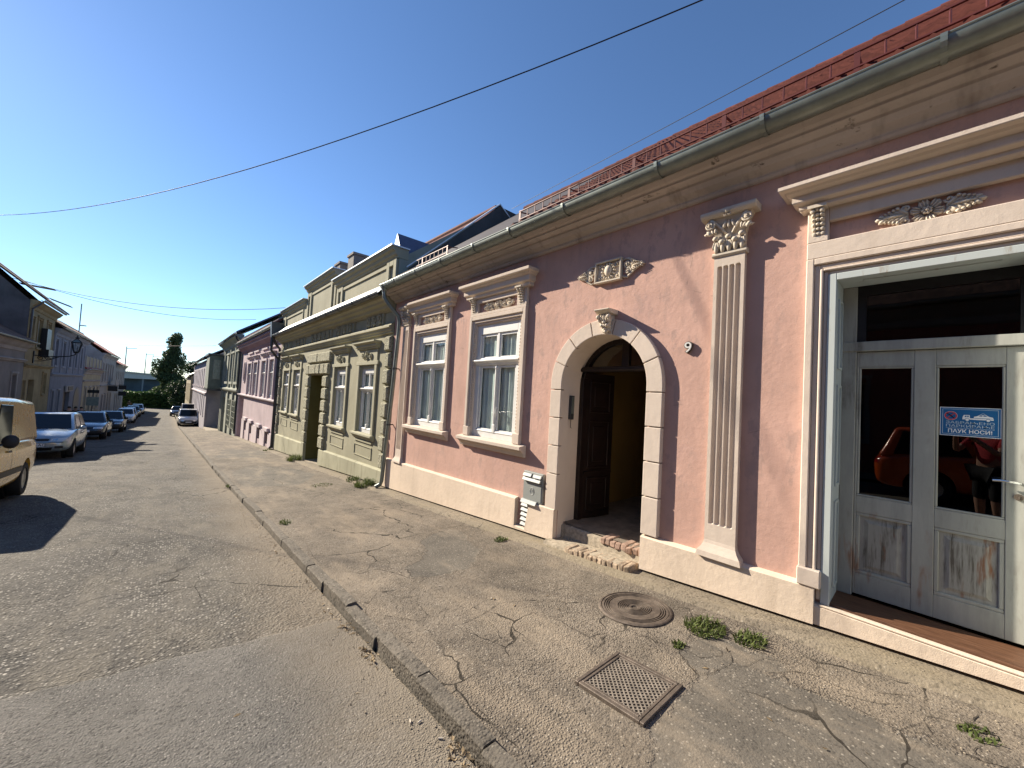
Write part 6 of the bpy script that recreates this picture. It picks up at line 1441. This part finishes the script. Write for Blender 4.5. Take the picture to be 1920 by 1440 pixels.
for i in range(2600):
    if RND.random() < .6: x, y = RND.uniform(1.46, 3.86), RND.random()**1.6*7-.4
    else: x, y = KX-.03-abs(RND.gauss(0, .16)), RND.random()**1.5*9+.2
    if x > KX and mend(x, y) > .6: continue
    r_ = .0022+.0045*RND.random()**2; z = (road_z(x, y)+(.016 if y < seam(x) else 0) if x < KX else walk_z(x, y)+(.035 if x > 3.7 else 0))+r_*.4
    q = [RND.uniform(.6, 1.2) for _ in range(3)]
    mb.ell((x, y, z), (r_*q[0], r_*q[1], r_*q[2]*.7), 5, 3)
tag(mb.build('grit', 'mortar', fix=False), 'loose grit on the pavement and along the kerb', 'grit', kind='stuff')
for i in range(8):
    x, y = [(1.2+RND.uniform(-.06, .03), .75+RND.random()*3), (RND.uniform(1.5, 3.2), RND.uniform(.6, 4))][i % 4 == 3]
    z = (road_z(x, y)+(.016 if y < seam(x) else 0) if x < KX else walk_z(x, y))+.006; a = RND.random()*6.28; mb = MB()
    mb.tube([(x, y, z), (x+.026*math.cos(a), y+.026*math.sin(a), z)], .0042, 6)
    tag(mb.build('cigarette_butt', 'butt'), 'pale cigarette butt dropped along the kerb and pavement', 'cigarette butt', 'dropped cigarette butts')

# ================================================================== overhead cables
def raydir(px, py): return _f+_R*((px-960)/FPX)-_U*((py-720)/FPX)
def cable(name, label, A, B, sag, r=.009, n=40):
    A, B = Vector(A), Vector(B); mb = MB()
    pts = [A.lerp(B, t/n)+Vector((0, 0, -4*sag*(t/n)*(1-t/n))) for t in range(n+1)]
    mb.tube(pts, r, 6); tag(mb.build(name, 'wire', smooth=0), label, 'cable')
C0 = Vector((0, 0, EYE))
cable('overhead_cable', 'thick sagging cable crossing the sky above the street', (-9.5, 30.0, 8.75), (6.0, -.54, 7.26), 2.0, .0085)
cable('overhead_cable', 'thin straight cable above the red tile roof', (7.58, 9.0, 7.50), (5.15, -4.05, 5.90), 0, .006)
cable('overhead_cable', 'upper of two cables from the ochre house to the mauve roof', (-7.3, 36.9, 7.15), (5.0, 26.49, 6.34), .75, .014)
cable('overhead_cable', 'lower of two cables from the ochre house to the mauve roof', (-6.8, 36.9, 7.09), (5.0, 37.02, 6.85), .72, .014)
cable('overhead_cable', 'faint far cable crossing in front of the tall tree', (-6.4, 75.4, 6.0), (3.6, 51.35, 5.49), .15, .014)
RM = thing('cable_mast', 'short cable mast on the tile roof above the shop door', 'mast', (6.0, -.54, 5.95))
mb = MB(); mb.tube([(6, -.54, 5.8), (6, -.54, 7.35)], .03, 8); mb.build('pole', 'zinc', RM)
mb = MB(); mb.tube([(5.8, -.54, 7.25), (6.2, -.54, 7.25)], .02, 6); mb.build('crossarm', 'zinc', RM)
LM = thing('cable_bracket', 'roof pole holding the thick cable on the grey house across the street', 'bracket', (-9.5, 30.0, 5.4))
mb = MB(); mb.tube([(-9.5, 30.0, 5.2), (-9.5, 30.0, 8.85)], .018, 8); mb.build('pole', 'zincdark', LM)

# ================================================================== street lamp on the ochre house
SL = thing('street_lamp', 'black wrought-iron wall lantern on a scrolled bracket', 'street lamp', (-6.5, 38.9, 2.6))
mb = MB(); mb.box(-6.5, -6.44, 38.82, 38.98, 2.2, 3.0); mb.build('wall_plate', 'black', SL)
def sc(t): return (-6.45+t[0], 38.9, 2.6+t[1])
mb = MB(); mb.tube([sc((0, .12)), sc((.5, .10)), sc((1.0, .14)), sc((1.5, .22)), sc((1.75, .36)), sc((1.78, .55))], .03, 8)
for cx, cz, rr, dr in ((.28, -.02, .17, 1), (.58, .0, .13, -1), (.85, .06, .09, 1)):
    mb.tube([sc((cx+rr*(1-.8*i/24)*math.cos(dr*i/24*9.5), cz+rr*(1-.8*i/24)*math.sin(dr*i/24*9.5))) for i in range(25)], .018, 6)
mb.tube([sc((0, -.25)), sc((.3, -.22)), sc((.7, -.08)), sc((1.05, .12))], .02, 6); mb.build('bracket', 'black', SL)
lx_, ly_, lz_ = -6.45+1.78, 38.9, 3.15
mb = MB()
for k in range(4):
    a = math.pi/4+k*math.pi/2; b = a+math.pi/2
    p0 = (lx_+.16*math.cos(a), ly_+.16*math.sin(a), lz_); p1 = (lx_+.32*math.cos(a), ly_+.32*math.sin(a), lz_+.62); q0 = (lx_+.16*math.cos(b), ly_+.16*math.sin(b), lz_); q1 = (lx_+.32*math.cos(b), ly_+.32*math.sin(b), lz_+.62)
    mb.tube([p0, p1], .022, 6); mb.tube([p1, q1], .022, 6); mb.tube([p0, q0], .02, 6); mb.tube([p1, (lx_, ly_, lz_+.92)], .022, 6)
mb.lathe([(.12, -.08), (.14, -.02), (.03, 0)], (lx_, ly_, lz_), 10); mb.lathe([(.10, .90), (.12, .95), (.04, 1.0), (.03, 1.12), (.001, 1.15)], (lx_, ly_, lz_), 10); mb.build('lantern_frame', 'black', SL)
for k in range(4):
    a = math.pi/4+k*math.pi/2; b = a+math.pi/2; m = MB(); P_ = lambda t, r, z: (lx_+r*math.cos(t), ly_+r*math.sin(t), lz_+z)
    m.add([P_(a, .155, .01), P_(b, .155, .01), P_(b, .31, .61), P_(a, .31, .61)], [(0, 1, 2, 3)]); m.build('pane', 'glass', SL, fix=False)
    m = MB(); m.add([P_(a, .31, .63), P_(b, .31, .63), P_(a, .02, .91)], [(0, 1, 2)]); m.build('roof_pane', 'zinc', SL, fix=False)

# ================================================================== street furniture on the far side
TS = thing('sign_pole', 'pole with small dark signs on the far pavement', 'sign pole', (-5.0, 52.5, gz(52.5)+.24))
mb = MB(); mb.tube([(-5, 52.5, gz(52.5)), (-5, 52.5, .45)], .035, 8); mb.build('pole', 'zincdark', TS)
for z, w, h, m_ in ((.15, .75, .28, 'black'), (-.75, .8, .8, 'zinc')): mb = MB(); mb.box(-5-w/2, -5+w/2, 52.40, 52.44, z-h/2, z+h/2); mb.build('panel', m_, TS)
AB = thing('pavement_board', 'dark folding advertising board before the lilac house', 'sign board', (-5.9, 43.5, gz(43.5)+.24))
for s_ in (-1, 1):
    mb = MB(); z = gz(43.5)+.24; mb.prism([(-6.15, 43.5+s_*.25, z), (-5.65, 43.5+s_*.25, z), (-5.65, 43.5+s_*.02, z+1.0), (-6.15, 43.5+s_*.02, z+1.0)], (0, .03, 0)); mb.build('leaf', 'black', AB)
AN = thing('roof_aerial', 'tall thin roof aerial above the lilac house', 'aerial', (-9.0, 75.5, 7.6))
mb = MB(); mb.tube([(-9, 75.5, 5.6), (-9, 75.5, 10.9)], .06, 6); mb.build('mast', 'zinc', AN)
mb = MB(); mb.box(-9, -8.4, 75.4, 75.6, 8.0, 8.12); mb.build('crossbar', 'zinc', AN)
for yy, zz, lab in ((97, -.3, 'upper black shop sign jutting from the white corner house'), (97.6, -1.4, 'lower black shop sign jutting from the white corner house'), (80.5, -.2, 'dark oval shop sign on the white balcony house')):
    SB = thing('hanging_sign', lab, 'sign', LX(0, yy, zz))
    mb = MB(); LX.path(mb, [(0, yy, zz+.55), (1.25, yy, zz+.55)], .03, 6); mb.build('arm', 'black', SB)
    mb = MB(); LX.box(mb, .2, 1.2, yy-.04, yy+.04, zz-.3, zz+.45); mb.build('board', 'black', SB, bev=.05, seg=2)

# ================================================================== people
def limb(pairs, radii, name, mat, parent, root=0, sub=2):
    me = bpy.data.meshes.new(name); vs, es = pairs; me.from_pydata(vs, es, []); me.materials.append(MATS[mat] if isinstance(mat, str) else mat)
    o = bpy.data.objects.new(name, me); col.objects.link(o)
    sk = o.modifiers.new('skin', 'SKIN'); sk.use_smooth_shade = True
    if not me.skin_vertices: me.skin_vertices.new() if hasattr(me.skin_vertices, 'new') else None
    for i, r_ in enumerate(radii): me.skin_vertices[0].data[i].radius = (r_, r_) if isinstance(r_, (int, float)) else r_
    me.skin_vertices[0].data[root].use_root = True
    o.modifiers.new('sub', 'SUBSURF').levels = sub; o.modifiers['sub'].render_levels = sub
    put(o, parent, True); return o
def person(label, loc, heading, shirt, trousers, hair, pose='stand', h=1.74, cat='person', arms=None, bare=True):
    root = bpy.data.objects.new('person', None); col.objects.link(root); tag(root, label, cat)
    root.location = loc; root.rotation_euler = (0, 0, heading); s_ = h/1.75
    J = dict(pel=(0, 0, .96), sp=(0, .0, 1.18), ch=(0, 0, 1.38), nk=(0, .01, 1.50), hd=(0, .03, 1.60), tp=(0, .03, 1.70),
             hl=(-.10, 0, .92), hr=(.10, 0, .92), kl=(-.11, .03, .50), kr=(.11, .05, .50), al=(-.12, 0, .09), ar=(.12, -.01, .09), tl=(-.13, .16, .04), tr=(.14, .15, .04),
             sl=(-.19, 0, 1.42), sr=(.19, 0, 1.42), el=(-.25, -.02, 1.14), er=(.25, -.02, 1.14), wl=(-.26, .10, .90), wr=(.26, .10, .90), fl=(-.26, .14, .80), frr=(.26, .14, .80))
    if arms: J.update(arms)
    names = list(J); V_ = [tuple(c*s_ for c in J[k]) for k in names]; I = {k: i for i, k in enumerate(names)}
    E_ = [('pel', 'sp'), ('sp', 'ch'), ('ch', 'nk'), ('nk', 'hd'), ('hd', 'tp'), ('pel', 'hl'), ('pel', 'hr'), ('hl', 'kl'), ('hr', 'kr'), ('kl', 'al'), ('kr', 'ar'), ('al', 'tl'), ('ar', 'tr'), ('ch', 'sl'), ('ch', 'sr'), ('sl', 'el'), ('sr', 'er'), ('el', 'wl'), ('er', 'wr'), ('wl', 'fl'), ('wr', 'frr')]
    rd_ = dict(pel=(.15, .11), sp=(.13, .10), ch=(.16, .11), nk=.058, hd=(.085, .10), tp=(.065, .075), hl=.088, hr=.088, kl=.06, kr=.06, al=.042, ar=.042, tl=.035, tr=.035, sl=.062, sr=.062, el=.043, er=.043, wl=.03, wr=.03, fl=(.035, .02), frr=(.035, .02))
    limb((V_, [(I[a], I[b]) for a, b in E_]), [rd_[k] for k in names], 'body', 'skin', root, I['pel'])
    def sub(keys, edges, grow, name, mat, over=None):
        vv = [V_[I[k]] for k in keys]; 
        if over:
            for k, p in over.items(): vv[keys.index(k)] = tuple(p)
        rr = [tuple(x*grow+.006 for x in (rd_[k] if isinstance(rd_[k], tuple) else (rd_[k], rd_[k]))) for k in keys]
        limb((vv, [(keys.index(a), keys.index(b)) for a, b in edges]), rr, name, mat, root, 0)
    mid = lambda a, b, t: tuple(V_[I[a]][m]*(1-t)+V_[I[b]][m]*t for m in range(3))
    sub(['pel', 'sp', 'ch', 'sl', 'sr', 'el', 'er'], [('pel', 'sp'), ('sp', 'ch'), ('ch', 'sl'), ('ch', 'sr'), ('sl', 'el'), ('sr', 'er')], 1.12, 'shirt', shirt, {'el': mid('sl', 'el', .75), 'er': mid('sr', 'er', .75), 'pel': mid('pel', 'sp', .15)})
    sub(['pel', 'hl', 'hr', 'kl', 'kr'], [('pel', 'hl'), ('pel', 'hr'), ('hl', 'kl'), ('hr', 'kr')], 1.14, 'trousers', trousers)
    if not bare: sub(['kl', 'al'], [('kl', 'al')], 1.2, 'trouser_leg', trousers); sub(['kr', 'ar'], [('kr', 'ar')], 1.2, 'trouser_leg', trousers)
    mb = MB(); c = V_[I['hd']]
    mb.ball(lambda u, v, w: (c[0]+.098*u*s_, c[1]-.012+.112*v*s_ if v < .2 else c[1]-.012+.085*v*s_, c[2]+.055+.105*w*s_ if w > -.3 else c[2]+.055-.03), 12, 8); mb.build('hair', hair, root, smooth=0, local=True)
    for m_ in (-1, 1):
        mb = MB(); mb.ell((c[0]+m_*.032, c[1]+.096, c[2]+.02), (.012, .008, .008), 6, 4); mb.build('eye', 'black', root, local=True)
        mb = MB(); mb.ell((c[0]+m_*.09, c[1], c[2]+.01), (.014, .025, .032), 6, 4); mb.build('ear', 'skin', root, smooth=0, local=True)
    mb = MB(); mb.ell((c[0], c[1]+.112, c[2]-.012), (.014, .022, .024), 6, 4); mb.build('nose', 'skin', root, smooth=0, local=True)
    mb = MB(); mb.ell((c[0], c[1]+.092, c[2]-.055), (.026, .010, .006), 6, 4); mb.build('mouth', 'redlamp', root, smooth=0, local=True)
    for k, a in (('al', 'tl'), ('ar', 'tr')):
        p, q = Vector(V_[I[k]]), Vector(V_[I[a]]); mb = MB(); m_ = (p+q)/2
        mb.ball(lambda u, v, w: (m_.x+.052*u, m_.y+.135*v-.01, max(.0, .045+.055*w)), 10, 6); mb.build('shoe', 'plastic', root, smooth=0, local=True)
    return root
MATS['shirt_red'] = simple('red_shirt', (.50, .045, .06), .85, var=.1); MATS['cloth_dark'] = simple('dark_cloth', (.018, .02, .024), .9, var=.2)
MATS['cloth_grey'] = simple('grey_cloth', (.10, .10, .11), .9, var=.2); MATS['cloth_olive'] = simple('olive_cloth', (.09, .085, .05), .9, var=.2)
for (x, y, hd, sh, tr, lab) in ((-5.3, 43.6, .4, 'cloth_dark', 'cloth_dark', 'person in black, leftmost of three behind the parked cars'), (-5.2, 45.4, -.5, 'cloth_dark', 'cloth_grey', 'dark-haired person in the middle of three behind the parked cars'),
                              (-5.1, 47.4, .2, 'cloth_olive', 'cloth_dark', 'person in dark olive, rightmost of three behind the parked cars'), (-5.1, 104, .3, 'cloth_olive', 'cloth_grey', 'distant person in olive by the far corner')):
    person(lab, (x, y, gz(y)+.25), hd, sh, tr, 'hairdark', bare=False)
arm = dict(el=(-.27, .20, 1.20), er=(.27, .20, 1.20), wl=(-.10, .40, 1.42), wr=(.12, .40, 1.42), fl=(-.03, .44, 1.50), frr=(.05, .44, 1.50))
person('person in a red T-shirt and dark shorts mirrored in the shop door glass', (-.38, -.42, road_z(-.4, -.42)+.016), -math.pi/2+.75, 'shirt_red', 'cloth_dark', 'hairdark', arms=arm, h=1.76)

# ================================================================== trees, hedge, bridge at the end of the street
def leaves(mb, c, r, nn, sz, shell=.55, flat=1.0):
    for i in range(nn):
        while True:
            u = Vector((RND.uniform(-1, 1), RND.uniform(-1, 1), RND.uniform(-1, 1)))
            if shell < u.length < 1: break
        p = Vector((c[0]+u.x*r[0], c[1]+u.y*r[1], c[2]+u.z*r[2]*flat))
        a = Vector((RND.gauss(0, 1), RND.gauss(0, 1), RND.gauss(0, 1))).normalized(); b = a.orthogonal().normalized(); s_ = sz*(.6+.8*RND.random())
        a *= s_; b *= s_*.6
        mb.add([p-a, p-b*.9+a*.1, p+a, p+b*.9+a*.1], [(0, 1, 2, 3)])
def tree(name, label, x, y, z0, H, crowns, mat, lsz=.26, tr=.3, cat='tree'):
    o = thing(name, label, cat, (x, y, z0)); mb = MB()
    top = max(c[2]+c[3][2]*.5 for c in crowns)
    mb.tube([(x, y, z0-.3), (x+.1, y, z0+H*.25), (x-.05, y+.1, z0+H*.5), (x+.1, y, min(z0+H*.9, top))], [tr, tr*.75, tr*.5, tr*.12], 8)
    for cx, cy, cz, rr, nn in crowns: mb.tube([(x, y, z0+(cz-z0)*.55), ((x+cx)/2, (y+cy)/2, z0+(cz-z0)*.8), (cx, cy, cz)], [tr*.35, tr*.22, tr*.08], 6)
    mb.build('trunk', 'bark', o)
    mb = MB()
    for cx, cy, cz, rr, nn in crowns: leaves(mb, (cx, cy, cz), rr, nn, lsz, .35)
    k = mb.build('crown', mat, o, fix=False)
    return o
tz = -5.3; ty_ = 124
cr = []
for i in range(26):
    t = i/25; z = tz+3.5+13.6*t; w = 3.0*(1-.72*t)+.3
    cr.append((.35+1.05*t+RND.uniform(-1, 1)*w*.75, ty_+RND.uniform(-1, 1)*w*.7, z+RND.uniform(-.6, .6), (1.15+.5*(1-t), 1.15, 1.35), 330))
for i in range(8): cr.append((-.6+RND.uniform(-1.4, .8), ty_+RND.uniform(-1, 1), tz+7+RND.uniform(0, 5.2), (1.2, 1.1, 1.4), 300))
for i in range(16): cr.append((.2+RND.uniform(-2.6, 2.4), ty_+RND.uniform(-1, 1), tz+3+RND.uniform(0, 5), (1.5, 1.2, 1.4), 300))
tree('tall_tree', 'tall dark poplar-like tree at the end of the street', .3, ty_, tz, 17, cr, 'leaf', .24, .35)
cr = [(4.2+RND.uniform(-3.4, 2.4), 112+RND.uniform(-3, 3), tz+1.2+RND.uniform(0, 5.2), (1.7, 1.6, 1.5), 330) for i in range(20)]
tree('dark_shrub', 'dark overgrown shrub in front of the pale yellow house', 4.0, 112, tz, 6, cr, 'leafdark', .22, .2, 'shrub')
cr = [(7.5+RND.uniform(-4, 5), 128+RND.uniform(-3, 3), tz+4+RND.uniform(0, 7), (2.0, 1.8, 1.7), 300) for i in range(20)]
tree('broad_tree', 'broad dark tree rising behind the lavender house roof', 8.0, 128, tz, 10, cr, 'leafdark', .26, .3)
HD = thing('hedge', 'clipped green hedge closing the end of the street', 'hedge', (-4, 122, tz)); mb = MB()
for i in range(9500):
    f_ = RND.random(); x = RND.uniform(-16, 6.5); 
    zt_ = 3.5+.25*nz(x, 0, .5)
    if f_ < .5: p = Vector((x, 120.6+RND.gauss(0, .22), tz+RND.uniform(0, zt_)))
    else: p = Vector((x, RND.uniform(120.5, 123.5), tz+zt_+RND.gauss(0, .14)))
    a = Vector((RND.gauss(0, 1), RND.gauss(0, 1), RND.gauss(0, 1))).normalized(); b = a.orthogonal().normalized(); s_ = .22*(.6+.8*RND.random()); a *= s_; b *= s_*.6
    mb.add([p-a, p-b, p+a, p+b], [(0, 1, 2, 3)])
mb.build('foliage', 'hedge', HD, fix=False)
mb = MB(); mb.box(-16, 6.5, 120.9, 123.3, tz-.3, tz+3.3); mb.build('core', 'leafdark', HD)
# bridge: runs away to the right behind the hedge
BR = thing('bridge', 'long pale road bridge with railings beyond the hedge', 'bridge', (-9, 164, tz))
A = Vector((-20, 95+45, 0)); Bv = Vector((6, 330, 0)); dv = (Bv-A).normalized(); nv = Vector((dv.y, -dv.x, 0))
def bar(mb, s0, s1, o0, o1, z0, z1):
    pts = [A+dv*s+nv*o for s, o in ((s0, o0), (s1, o0), (s1, o1), (s0, o1))]
    mb.prism([(p.x, p.y, z0) for p in pts], (0, 0, z1-z0))
LB = (Bv-A).length
mb = MB(); bar(mb, 0, LB, -8, 0, 1.2, 3.3); mb.build('girder', 'concrete', BR)
mb = MB(); bar(mb, 0, LB, -8.4, .4, 3.32, 3.75); mb.build('deck', 'concrete', BR)
mb = MB(); bar(mb, 0, LB, .2, .3, 4.5, 4.6); bar(mb, 0, LB, .2, .3, 4.1, 4.18)
for i in range(70): bar(mb, i*LB/70, i*LB/70+.12, .2, .3, 3.76, 4.5)
mb.build('railing', 'flash', BR)
for i in range(5): mb = MB(); bar(mb, 12+i*40, 15+i*40, -7.5, -.5, tz-.3, 1.19); mb.build('pier', 'concretedark', BR)
mb = MB(); bar(mb, 0, LB, -12, -9, tz-.3, -1.5); mb.build('abutment_wall', 'concretedark', BR)
for px, s_, top, lb in ((234, 18, 10.5, 'slim bridge lamp post nearest the white corner house'), (272, 60, 11.0, 'taller of the two bridge lamp posts left of the tall tree'), (285, 82, 11.5, 'bridge lamp post just left of the tall tree'), (341, 150, 14, 'bridge lamp post right of the tall tree')):
    p = A+dv*s_+nv*(-4); q = raydir(px, 690); yy = p.y; xx = q.x/q.y*yy
    lp = thing('bridge_lamp_post', lb, 'lamp post', (xx, yy, 3.3), 'lamp posts on the bridge')
    mb = MB(); mb.tube([(xx, yy, 3.3), (xx, yy, top)], [.16, .09], 6); mb.build('mast', 'zinc', lp)
    mb = MB(); mb.tube([(xx, yy, top-.6), (xx+2.2, yy, top-.3)], .08, 5); mb.build('arm', 'zinc', lp)
for o in scene.objects:
    if "_o" in o: del o["_o"]
